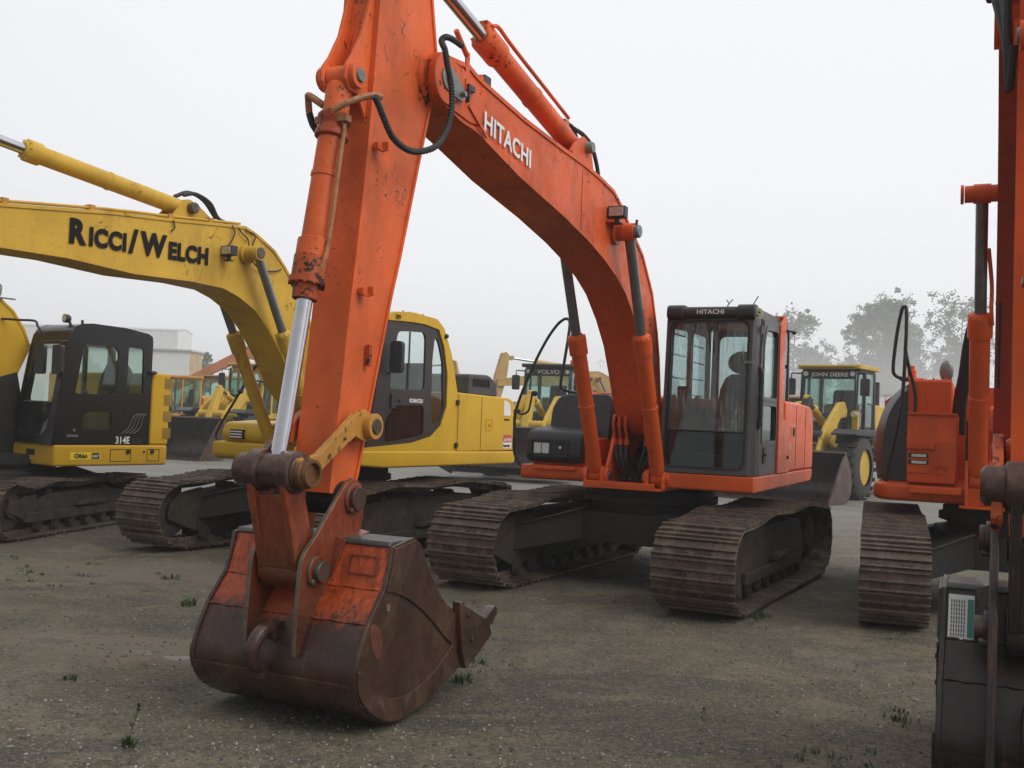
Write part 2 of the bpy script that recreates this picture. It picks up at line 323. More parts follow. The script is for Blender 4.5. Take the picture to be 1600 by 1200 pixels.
# ------------------------------------------------------------------ undercarriage
def crawler(root,drz,G=2.39,w=.77,L=3.66,Rf=.37,Rs=.35,N=49,mt='track',fz=.44,sz=.46,top=.86,nroll=8,detail=True):
    """two tracks with frames, idlers, sprockets and rollers, turned by drz against the upper body"""
    sh=.045
    path=[]
    for k in range(41): t=k/40; path.append((L/2-.12-(L-.28)*t,sh))
    for k in range(1,14): a=-PI/2-(PI)*k/13; path.append((-L/2+Rs*math.cos(a)*1.0,sz+Rs*math.sin(a)) if k<14 else None)
    # top run with sag between the carriers
    x0,z0=-L/2,sz+Rs; x1,z1=L/2-.05,fz+Rf
    pts=[(x0,z0),(-L/2+.5,top+.0),(-L*.22,top+.035),(0,top+.005),(L*.2,top+.03),(L*.36,top-.03),(x1,z1)]
    path+= [(p[0],p[1]) for p in smooth([(a,b,0) for a,b in pts],8)[1:]]
    for k in range(1,13): a=PI/2-PI*k/13; path.append((L/2-.05+Rf*math.cos(a),fz+Rf*math.sin(a)))
    path.append((L/2-.05,fz-Rf+.0))
    P=[Vector((a,0,b)) for a,b in path]; P.append(P[0].copy())
    seg=[(P[i+1]-P[i]).length for i in range(len(P)-1)]; T=sum(seg); pitch=T/N
    def at(s):
        s%=T; i=0
        while s>seg[i]: s-=seg[i]; i+=1
        return P[i].lerp(P[i+1],s/seg[i])
    p=pitch; prof=[(-.50*p,-.012),(.56*p,-.012),(.57*p,.0),(.50*p,.004),(.475*p,.030),(.41*p,.030),(.38*p,.004),(.10*p,.003),(.06*p,.026),(-.01*p,.026),(-.05*p,.003),(-.34*p,.003),(-.38*p,.028),(-.46*p,.028),(-.50*p,.002)]
    for sd in (-1,1):
        cy=sd*G/2; m=MB(); rnd_=random.Random(sd*5+3)
        for k in range(N):
            s=(k+.5)*p; c=at(s); t=(at(s+.3*p)-at(s-.3*p)).normalized(); n=Vector((-t.z,0,t.x))  # outward
            # path runs rear-ward along the bottom, so outward normal points away from the loop centre
            if n.dot(c-Vector((max(-L/2,min(L/2,c.x)),0,.45)))<0: n=-n
            jw=rnd_.uniform(-.004,.004)
            pr=[c+t*a+n*(b) for a,b in prof]
            y0,y1=cy-w/2+jw,cy+w/2+jw
            m._pr([Vector((q.x,y0,q.z)) for q in pr],[Vector((q.x,y1,q.z)) for q in pr])
            for ly in (-.1,.1):   # chain link
                q=[c+t*(-.5*p)+n*-.012,c+t*(.5*p)+n*-.012,c+t*(.46*p)+n*-.085,c+t*(-.46*p)+n*-.085]
                m._pr([Vector((a.x,cy+ly-.02,a.z)) for a in q],[Vector((a.x,cy+ly+.02,a.z)) for a in q])
            if detail:
                for by in (-.13,-.07,.07,.13):
                    b0=c+t*(.24*p)+n*.0; b0.y=cy+by; m.cyl(b0,b0+n*.016,.013,6)
        per=len(m.f)//N
        tr=m.build('track',MT[mt],root,flat=True); tr.data.materials.append(MT['worn'])
        for pi,pp in enumerate(tr.data.polygons):
            if pi%per in (5,6,7,10,11,12,14,15): pp.material_index=1
        tr.rotation_euler=(0,0,drz)
        # side frame
        f=MB(); o=sd
        prof2=[(L/2-.42,.20),(L/2-.30,.34),(L/2-.30,.56),(L/2-.55,top-.20),(.6,top-.13),(-.7,top-.13),(-L/2+.50,top-.16),(-L/2+.30,.48),(-L/2+.34,.24),(-L/2+.6,.20)]
        f.prism(prof2,cy-.17,cy+.17)
        f.prism([(L/2-.42,.20),(L/2+.02,.36),(L/2+.02,.54),(L/2-.12,top-.18),(L/2-.5,top-.12)],cy-.20,cy-.15); f.prism([(L/2-.42,.20),(L/2+.02,.36),(L/2+.02,.54),(L/2-.12,top-.18),(L/2-.5,top-.12)],cy+.15,cy+.20)
        f.prism([(1.15,.21),(1.15,.33),(-1.25,.33),(-1.25,.21)],cy+.17*o,cy+.22*o)
        f.prism([(.1,.36),(.05,.42),(-.55,.42),(-.6,.36)],cy+.17*o,cy+.26*o)
        fr=f.build('track_frame',MT['frame'],root,bevel=.012); fr.rotation_euler=(0,0,drz)
        q=MB(); q.lathe((L/2-.05,cy-.14,fz),(0,1,0),[(0,.24),(.02,Rf-.08),(.1,Rf-.08),(.10,Rf-.05),(.18,Rf-.05),(.18,Rf-.08),(.26,Rf-.08),(.28,.24)],24)
        q.lathe((L/2-.05,cy-.19,fz),(0,1,0),[(0,.09),(.38,.09)],14); q.build('idler',MT['frame'],tr)
        q=MB(); q.lathe((-L/2,cy-.16,sz),(0,1,0),[(0,.21),(.10,.24),(.10,Rs-.07),(.2,Rs-.07),(.2,.26),(.33,.26),(.36,.2)],24)
        for k in range(20):
            a=2*PI*k/20; c=Vector((-L/2+math.cos(a)*(Rs-.06),cy-.03,sz+math.sin(a)*(Rs-.06))); q.cyl(c,c+Vector((0,.06,0)),.022,6)
        q.bolts((-L/2,cy+.19*o if o>0 else cy-.165,sz),(0,o,0),.17,12,.014,.015); q.build('sprocket',MT['frame'],tr)
        for k in range(nroll):
            x=L/2-.62-(L-1.1)*k/(nroll-1); q=MB(); q.lathe((x,cy-.18,.165),(0,1,0),[(0,.07),(.03,.1),(.12,.1),(.13,.075),(.23,.075),(.24,.1),(.33,.1),(.36,.07)],14); q.build('roller',MT['frame'],fr)
        for x in (L*.2,-L*.22):
            q=MB(); q.lathe((x,cy-.14,top-.14),(0,1,0),[(0,.05),(.02,.065),(.26,.065),(.28,.05)],12); q.box(x-.05,x+.05,cy-.04,cy+.04,.6,top-.15); q.build('carrier_roller',MT['frame'],fr)
    # centre frame: box with legs to the side frames and the slew bearing
    c=MB(); c.prismz([(.85,-.55),(.85,.55),(.55,.75),(-.55,.75),(-.85,.55),(-.85,-.55),(-.55,-.75),(.55,-.75)],.46,.78)
    for sx in (-1,1):
        for sy in (-1,1):
            a=[Vector((sx*.35,sy*.6,.48)),Vector((sx*.85,sy*.45,.48)),Vector((sx*.83,sy*.45,.80)),Vector((sx*.35,sy*.6,.80))]
            b=[Vector((sx*.85,sy*(G/2-.16),.34)),Vector((sx*1.35,sy*(G/2-.16),.34)),Vector((sx*1.33,sy*(G/2-.16),.60)),Vector((sx*.87,sy*(G/2-.16),.60))]
            c.loft([a,b])
            a2=[Vector((p.x+(.06*sx if i in(1,2) else -.06*sx),p.y,.80+(0 if i<2 else .02))) for i,p in enumerate(a)]
            b2=[Vector((p.x+(.06*sx if i in(1,2) else -.06*sx),p.y,.60+(0 if i<2 else .02))) for i,p in enumerate(b)]
            c.loft([a2,b2])
    c.box(-.3,.3,-.3,.3,.40,.46)
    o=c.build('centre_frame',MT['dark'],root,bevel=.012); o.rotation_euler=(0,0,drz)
    c=MB(); c.lathe((0,0,.78),(0,0,1),[(0,.66),(.10,.66),(.10,.74),(.17,.74),(.17,.70),(.235,.70)],40); c.bolts((0,0,.87),(0,0,1),.70,36,.014,.02)
    c.build('slew_ring',MT['dark'],root)
def hyd(root,name,p0,p1,frac,rb,rr,mb,mr='chrome',collar=.13,eye=.09,eyew=.12,pipe=None,pm=None,rodeye=True,seg=20,bolt=True,rend=None):
    """hydraulic cylinder: barrel from p0 to frac of the way to p1, rod beyond"""
    p0=Vector(p0);p1=Vector(p1); ax=(p1-p0).normalized(); L=(p1-p0).length; lb=L*frac
    m=MB(); m.lathe(p0,ax,[(eye*.7,rb*.85),(eye*.9,rb),(lb-collar,rb),(lb-collar+.01,rb*1.22),(lb-.02,rb*1.22),(lb,rb*1.05),(lb+.02,rr*1.25)],seg)
    m.lathe(p0,ax,[(lb*.5,rb),(lb*.5+.005,rb*1.08),(lb*.5+.03,rb*1.08),(lb*.5+.035,rb)],seg,False)
    m.cyl(p0-Vector((0,eyew/2,0)),p0+Vector((0,eyew/2,0)),eye,18)
    if bolt: m.bolts(p0+ax*(lb-.02),ax,rb*1.08,10,.011,.022)
    b=m.build(name,mb,root)
    r=MB(); r.cyl(p0+ax*(lb-.05),p1-ax*eye*.6,rr,seg); rod=r.build('rod',MT[mr],b)
    if rodeye:
        e=MB(); e.cyl(p1-Vector((0,eyew/2,0)),p1+Vector((0,eyew/2,0)),eye*.95,18); e.build('rod_eye',rend or mb,b)
    if pipe is not None:
        s=Vector((0,1,0)).cross(ax).normalized()*pipe
        q=MB(); a=p0+s*(rb+.05)+ax*.12; e_=p0+s*(rb+.05)+ax*(lb-.16)
        q.tube([p0+ax*.1+s*rb,a,e_,p0+s*rb*1.1+ax*(lb-.06)],.018,8); q.box(-.03,.03,-.03,.03,-.03,.03,Matrix.Translation(p0+s*(rb+.03)+ax*(lb-.07)))
        q.build('pipe',pm or mb,b)
    return b
def pinat(root,x,z,y0,y1,r,mat,name='pin',cap=.012):
    m=MB(); m.lathe((x,y0,z),(0,1,0),[(0,r*.86),(cap,r),((y1-y0)-cap,r),(y1-y0,r*.86)],20); return m.build(name,mat,root)
def boom_body(root,top,bot,hw,mat,name='boom',fl=.02,seams=(),foot=None,thin=.0):
    """box-section boom: two webs and proud top and bottom plates"""
    m=MB(); m.prism(top+bot[::-1],-hw+.012,hw-.012)
    def strip(pl,t):
        up_=[]
        for i,p in enumerate(pl):
            a=Vector(pl[max(i-1,0)]);b=Vector(pl[min(i+1,len(pl)-1)]); d=(b-a).normalized(); n=Vector((-d.y,d.x))
            up_.append(n)
        rings=[]
        for p,n in zip(pl,up_):
            q=Vector(p); a=q+n*t; b=q-n*abs(t)*.6*(1 if t>0 else -1)
            rings.append([Vector((a.x,-hw,a.y)),Vector((a.x,hw,a.y)),Vector((b.x,hw,b.y)),Vector((b.x,-hw,b.y))])
        m.loft(rings)
    strip(top,-fl if top[0][0]>top[-1][0] else fl); strip(bot,fl if bot[0][0]>bot[-1][0] else -fl)
    for (a,b) in seams:
        for s in (-1,1):
            m.prism([(a[0]-.008,a[1]),(a[0]+.008,a[1]),(b[0]+.008,b[1]),(b[0]-.008,b[1])],s*(hw-.012),s*(hw-.006))
    return m.build(name,mat,root)
def worklamp(parent,pos,u=(0,1,0),mat='black'):
    """rectangular working lamp facing forward on a short bracket"""
    x,y,z=pos
    m=MB(); m.box(x-.05,x+.045,y-.085,y+.085,z-.055,z+.055); m.box(x-.02,x+.02,y-.02,y+.02,z-.10,z-.05); m.box(x-.03,x+.03,y-.05,y+.05,z-.115,z-.10)
    l=m.build('working_lamp',MT[mat],parent,bevel=.012)
    q=MB(); q.box(x+.043,x+.052,y-.07,y+.07,z-.042,z+.042); q.build('lens',MT['lens'],l,bevel=.004); return l
def hose(parent,pts,r=.022,mat='rubber',name='hose',n=6,ribs=False):
    P=smooth(pts,n*(4 if ribs else 1)); m=MB()
    if ribs: m.tube(P,r,8,[r*(1.0 if i%2 else .82) for i in range(len(P))])
    else: m.tube(P,r,8)
    return m.build(name,MT[mat],parent)
# ------------------------------------------------------------------ front linkage: arm, bucket, links (shared shape of the two orange machines)
def front_end(root,F,kind='main'):
    right=kind=='right'; RZ=.12 if right else 0
    arm_m=MT['orange_right'] if right else MT['orange_arm']
    hw=.135; dz=0
    front=[(5.93,4.95),(5.965,4.5),(5.975,4.26),(6.0,3.86),(6.03,3.45),(6.065,3.06),(6.11,2.67),(6.15,2.36),(6.20,1.9),(6.245,1.53),(6.27,1.27)]
    back=[(5.5,5.05),(5.42,4.8),(5.38,4.5),(5.30,4.16),(5.33,3.86),(5.47,3.36),(5.64,2.74),(5.725,2.47),(5.87,1.92),(5.93,1.68),(6.01,1.375),(6.05,1.27)]
    a=boom_body(root,front,back,hw,arm_m,'arm',.014)
    m=MB(); m.lathe((6.14,-hw-.005,1.235),(0,1,0),[(0,.10),(.27+.01,.10)],20); m.build('boss',MT['dark'],a)
    for x,z,r_ in ((5.36,3.97,.16),(6.03,1.655,.085)):
        m=MB(); m.lathe((x,-hw-.022,z),(0,1,0),[(0,r_-.012),(.022,r_),(2*hw+.022,r_),(2*hw+.044,r_-.012)],26); m.build('boss',arm_m,a)
    # foot bracket plates that carry the bucket cylinder
    m=MB(); pl=[(5.94,4.95),(5.985,4.55),(6.035,4.24),(6.10,4.02),(6.19,3.86),(6.245,3.79),(6.25,3.70),(6.20,3.64),(6.12,3.64),(6.04,3.52),(6.02,3.4),(5.99,3.38),(5.96,3.9),(5.92,4.9)]
    for s in (-1,1): m.prism(pl,s*.072,s*.095)
    for s in (-1,1): m.cyl((6.165,s*.07,3.735),(6.165,s*.135,3.735),.075)
    m.build('cylinder_bracket',arm_m,a,bevel=.004)
    pinat(a,6.165,3.735,-.15,.15,.042,MT['pingrey'])
    if not right:
        for x,z in ((5.965,3.36),(6.055,2.465)):
            m=MB(); m.box(x-.03,x+.03,hw,hw+.035,z-.02,z+.02); m.box(x-.03,x-.015,hw+.03,hw+.075,z-.025,z+.03); m.box(x-.03,x+.035,hw+.03,hw+.05,z-.032,z-.018); m.build('hose_clip',arm_m,a,bevel=.003)
        m=MB(); m.box(5.955,5.985,hw,hw+.03,2.02,2.15); m.build('cable_clip',MT['orange_worn'],a,bevel=.003)
    # bucket cylinder
    bc=hyd(root,'bucket_cylinder',(6.165,0,3.735),(6.60,0,1.40+RZ),.515,.078,.047,arm_m,collar=.20,eye=.07,eyew=.13,rend=MT['bronze'])
    m=MB(); m.tube(smooth([(6.27,.03,3.45),(6.255,.10,3.42),(6.30,.115,3.2),(6.36,.11,2.75),(6.40,.10,2.58),(6.42,.07,2.52)],5),.013,8)
    m.box(6.225,6.285,-.09,.13,3.435,3.475); m.build('pipe',MT['rustpipe'],bc)
    m=MB(); m.lathe((6.21,0,3.50),(.187,0,-1),[(0,.085),(.02,.1),(.05,.1),(.07,.088),(.10,.088),(.12,.1),(.15,.1),(.16,.08)],20); m.build('collar',MT['orange_worn'],bc)
    m=MB(); m.lathe((6.375,0,2.62),(.187,0,-1),[(0,.098),(.13,.098),(.13,.108),(.165,.108),(.165,.078),(.25,.072)],20); m.bolts((6.403,0,2.47),(.187,0,-1),.098,12,.011,.02); m.build('gland',MT['orange_worn'],bc)
    # link bars from arm to rod pin
    for s in (-1,1):
        y0,y1=(.165,.215) if s>0 else (-.215,-.165)
        m=MB(); m.prism([(6.66,1.475),(6.61,1.487),(6.50,1.50),(6.32,1.62),(6.16,1.735),(6.07,1.76),(5.985,1.72),(5.955,1.65),(5.99,1.58),(6.06,1.565),(6.16,1.60),(6.30,1.52),(6.46,1.42),(6.53,1.33),(6.62,1.32),(6.68,1.38)],y0,y1)
        m.cyl((6.025,y0,1.66),(6.025,y1+.05*max(s,0),1.66),.078)
        lb=m.build('link_bar',MT['ochre'] if s>0 and not right else MT['orange_worn'],root,bevel=.006)
    pinat(root,6.025,1.66,-.22,.275,.05,MT['pin'])
    m=MB(); m.lathe((6.60,.17,1.40+RZ),(0,1,0),[(0,.085),(.045,.088),(.05,.076),(.085,.076),(.085,.058),(.06,.056)],22,True); m.cyl((6.62,.215,1.47+RZ),(6.62,.215,1.50+RZ),.018,8); m.build('link_boss',MT['boss'],root)
    m=MB(); m.lathe((6.60,-.26,1.40+RZ),(0,1,0),[(0,.07),(.02,.092),(.10,.095),(.11,.118),(.188,.118),(.195,.098),(.325,.098),(.332,.118),(.41,.118),(.418,.098),(.43,.098),(.44,.09)],22); m.build('rod_pin',MT['bronze'],root)
    # bucket link (H shape)
    m=MB()
    pin2=(6.45,.85)
    for s in (-1,1):
        o1=[(6.70,1.38),(6.675,1.25),(6.61,1.05),(6.56,.86),(6.50,.75),(6.42,.74),(6.37,.80),(6.37,.90),(6.44,1.08),(6.50,1.25),(6.505,1.38),(6.53,1.44),(6.60,1.48),(6.67,1.44)]
        m.prism([(a,b+(RZ if b>1.2 else 0)) for a,b in o1],s*.085,s*.135)
    m.prism([(6.655,1.27),(6.60,1.05),(6.56,.86),(6.52,.86),(6.55,1.03),(6.61,1.27)],-.09,.09)
    m.cyl((6.45,-.145,.85),(6.45,.145,.85),.105,24)
    m.build('bucket_link',MT['bucket_dark'] if right else MT['ear'],root,bevel=.01)
    # ---------------- bucket
    W=.40 if right else .545
    back=[(6.255,1.0),(6.285,.89),(6.325,.77),(6.465,.605),(6.54,.46),(6.572,.36),(6.565,.27),(6.51,.18),(6.40,.105),(6.26,.045),(6.12,.03),(5.94,.05),(5.72,.10),(5.48,.18),(5.28,.255)]
    bk=bucket_obj(root,back,W,kind)
    return a
def bucket_obj(root,back,W,kind):
    right=kind=='right'
    mb=MT['bucket_dark'] if right else MT['bucket']; ms=MT['bucket_dark'] if right else MT['bucket_side']; me_=MT['bucket_dark'] if right else MT['ear']
    t=.028
    sm=back[:4]+[tuple(p) for p in smooth(back[3:13],4)[1:-1]]+back[12:]
    inner=[]
    for i,p in enumerate(sm):
        a=Vector(sm[max(i-1,0)]);b=Vector(sm[min(i+1,len(sm)-1)]); d=(b-a).normalized(); n=Vector((d.y,-d.x))
        q=Vector(p)+n*t; 
        if (Vector(p)-Vector((6.0,.6))).length<(q-Vector((6.0,.6))).length: q=Vector(p)-n*t
        inner.append((q.x,q.y))
    m=MB(); rings=[[Vector((p[0],-W,p[1])),Vector((p[0],W,p[1])),Vector((q[0],W,q[1])),Vector((q[0],-W,q[1]))] for p,q in zip(sm,inner)]
    m.loft(rings)
    bk=m.build('bucket',mb,root)
    for (wx,wz) in ((6.33,.765),(6.47,.60)):
        m=MB(); m.tube([(wx+.004*math.sin(k*2.3),-W+2*W*k/24,wz+.003*math.sin(k*1.7)) for k in range(25)],.008,6); m.build('weld_seam',mb,bk)
    # wear plate round the heel
    m=MB(); hp=[p for p in sm if p[1]<.30]; rings=[]
    for i,p in enumerate(hp):
        a=Vector(hp[max(i-1,0)]);b=Vector(hp[min(i+1,len(hp)-1)]); d=(b-a).normalized(); n=Vector((d.y,-d.x)); 
        if n.dot(Vector(p)-Vector((6.0,.6)))<0: n=-n
        q=Vector(p)+n*.018; rings.append([Vector((p[0],-W-.012,p[1])),Vector((p[0],W+.012,p[1])),Vector((q.x,W+.012,q.y)),Vector((q.x,-W-.012,q.y))])
    m.loft(rings); m.build('wear_plate',ms,bk)
    # top beam behind the upper edge
    m=MB(); m.prism([(6.27,1.0),(6.255,1.025),(6.03,1.03),(5.98,.995),(6.0,.97),(6.235,.97)],-W,W); m.build('top_beam',MT['beam'],bk,bevel=.008)
    side=[(6.27,1.0),(6.05,1.035),(5.98,1.0),(5.86,.825),(5.735,.68),(5.62,.585),(5.53,.54),(5.42,.44),(5.28,.245),(5.48,.165),(5.72,.085),(5.94,.035),(6.12,.012),(6.26,.03),(6.40,.09),(6.52,.175),(6.58,.27),(6.588,.36),(6.555,.465),(6.475,.615),(6.335,.775),(6.295,.89)]
    for s in (-1,1):
        y0,y1=(W,W+.026) if s>0 else (-W-.026,-W)
        m=MB(); m.prism(side,y0,y1); p=m.build('side_plate',ms,bk,bevel=.004)
        yy=(W+.024,W+.040) if s>0 else (-W-.040,-W-.024)
        # raised lip plate: everything outside the inner arc
        m=MB()
        m.prism([(6.262,.99),(6.06,1.02),(5.985,.985),(5.87,.81),(5.745,.665),(5.63,.57),(5.53,.52),(5.49,.42),(5.56,.335),(5.66,.40),(5.80,.51),(5.95,.61),(6.12,.70),(6.25,.745),(6.325,.76),(6.28,.88)],*yy)
        arc=smooth([(5.49,.42),(5.30,.245),(5.48,.175),(5.72,.095),(5.94,.045),(6.12,.022),(6.26,.04),(6.40,.10),(6.51,.185),(6.568,.27),(6.575,.37),(6.53,.36),(6.47,.275),(6.39,.215),(6.26,.165),(6.10,.145),(5.92,.17),(5.74,.235),(5.57,.335)],3,True)
        m.prism(arc,*yy); m.build('edge_plate',ms,p,bevel=.004)
        if not right:
            m=MB(); ov=[(6.40+.055*math.cos(a)+.03*math.sin(a),.50+.10*math.sin(a)) for a in [2*PI*k/20 for k in range(20)]]
            m.prism(ov,yy[0]-.003*s if s>0 else yy[0]+.015,yy[0]+.006 if s>0 else yy[1]+.003)
            m.build('oval_badge',MT['badge'],p,bevel=.003)
            m=MB(); m.box(6.30,6.325,yy[0]-.01,yy[1],.655,.69); m.build('pin_hole',MT['mud'],p)
        # side cutter
        m=MB(); yc=(W+.02,W+.075) if s>0 else (-W-.075,-W-.02)
        m.prism([(5.56,.60),(5.50,.575),(5.19,.44),(5.14,.40),(5.10,.33),(5.28,.235),(5.44,.17),(5.50,.28)],*yc); 
        for a,b in ((5.44,.50),(5.38,.34)): m.cyl((a,yc[1] if s>0 else yc[0],b),(a,(yc[1] if s>0 else yc[0])+.012*s,b),.018,10)
        m.build('side_cutter',ms,bk,bevel=.006)
    # cutting lip and teeth
    m=MB(); m.prism([(5.55,.16),(5.28,.235),(5.10,.31),(5.11,.335),(5.30,.275),(5.55,.20)],-W,W); m.build('lip_plate',ms,bk,bevel=.004)
    for k in range(5):
        y=-W+.05+(2*W-.10)*k/4
        m=MB(); d=Vector((-.85,0,.40)).normalized(); n=Vector((.40,0,.85)).normalized()
        c=Vector((5.13,y,.315)); rings=[]
        for a,hh,ww in ((0,.06,.055),(.14,.055,.05),(.15,.045,.04),(.22,.042,.038),(.29,.034,.034),(.315,.018,.026)):
            q=c+d*a; rings.append([q-n*hh+Vector((0,-ww,0)),q-n*hh+Vector((0,ww,0)),q+n*hh+Vector((0,ww,0)),q+n*hh+Vector((0,-ww,0))])
        m.loft(rings); m.build('tooth',ms,bk,bevel=.01)
    # ears
    ear=[(6.19,1.33),(6.12,1.355),(6.04,1.32),(6.01,1.24),(6.00,1.12),(6.05,.98),(6.22,.95),(6.27,.88),(6.31,.77),(6.44,.60),(6.52,.47),(6.56,.40),(6.60,.40),(6.60,.60),(6.58,.90),(6.55,.96),(6.46,1.04),(6.33,1.18)]
    if right: ear=[(6.19,1.33),(6.12,1.355),(6.04,1.32),(6.01,1.24),(6.00,1.12),(6.05,.98),(6.22,.95),(6.30,.88),(6.36,.76),(6.52,.55),(6.61,.25),(6.68,.10),(6.71,.14),(6.66,.50),(6.61,.90),(6.55,.98),(6.46,1.06),(6.33,1.18)]
    for s in (-1,1):
        y0,y1=(.155,.185) if s>0 else (-.185,-.155)
        if right: y0,y1=(.175,.215) if s>0 else (-.215,-.175)
        eo=s*.03 if right else 0
        m=MB(); m.prism(ear,y0,y1); m.cyl((6.45,s*.18+eo,.85),(6.45,s*.205+eo,.85),.085); m.cyl((6.12,s*.18+eo,1.235),(6.12,s*.205+eo,1.235),.09)
        e=m.build('ear',me_,bk,bevel=.005); e.data.materials.append(MT['bucket_dark'] if right else MT['eardge'])
        for pp in e.data.polygons:
            if abs(pp.normal.y)<.55: pp.material_index=1
        m=MB(); m.cyl((6.45,s*.2+eo,.85),(6.45,s*.245+eo,.85),.06); m.cyl((6.51,s*.185+eo,.80),(6.51,s*.225+eo,.80),.02,6); m.build('link_pin',MT['pin'],e,bevel=.006)
        m=MB(); m.cyl((6.12,s*.2+eo,1.235),(6.12,s*.235+eo,1.235),.07); m.cyl((6.17,s*.185+eo,1.17),(6.17,s*.225+eo,1.17),.02,6); m.build('bucket_pin',MT['bronze'],e,bevel=.006)
        # stiffening gusset from ear to the top beam
        m=MB(); m.loft([[Vector((6.02,s*.18+eo,1.05)),Vector((6.27,s*.18+eo,1.03)),Vector((6.33,s*.18+eo,.80))],[Vector((6.02,s*.25+eo,1.04)),Vector((6.27,s*.25+eo,1.01)),Vector((6.33,s*.20+eo,.80))]]); m.build('gusset',me_,bk,bevel=.004)
    # lifting hook
    m=MB(); P=smooth([(6.54,-.02,.53),(6.62,-.03,.52),(6.685,-.035,.45),(6.685,-.04,.36),(6.62,-.04,.32)],5); m.tube(P,.03,10,[.045-.018*abs(i/len(P)-.3) for i in range(len(P))]); m.box(6.48,6.58,-.05,.02,.47,.56); m.box(6.54,6.62,-.07,-.01,.26,.33)
    m.build('lifting_hook',ms,bk,bevel=.004)
    if right:
        # placard on the back
        m=MB(); m.plate(rect(0,0,.115,.215),[],.004,(6.334,-.392,.765),(0,1,0),(-.30,0,.954)); pl=m.build('placard',MT['white'],bk)
        m=MB(); m.plate(rect(.085,.012,.112,.195),[],.002,(6.3365,-.392,.766),(0,1,0),(-.30,0,.954))
        pr=m.build('print',MT['teal'],pl)
        m=MB()
        for i in range(6):
            x=.012+i*.0115
            for j in range(9):
                y0=.014+j*.02; m.plate(rect(x,y0,x+.004,y0+.015),[],.001,(6.3363,-.392,.766),(0,1,0),(-.30,0,.954))
        m.build('small_print',MT['blackink'],pl)
    else:
        m=MB(); m.plate(rnd(rect(0,0,.19,.11),.01,2),[rnd(rect(.008,.008,.182,.102),.008,2)],.008,(6.312,.30,.835),(0,1,0),(-.29,0,.957)); m.build('badge_frame',me_,bk)
    return bk
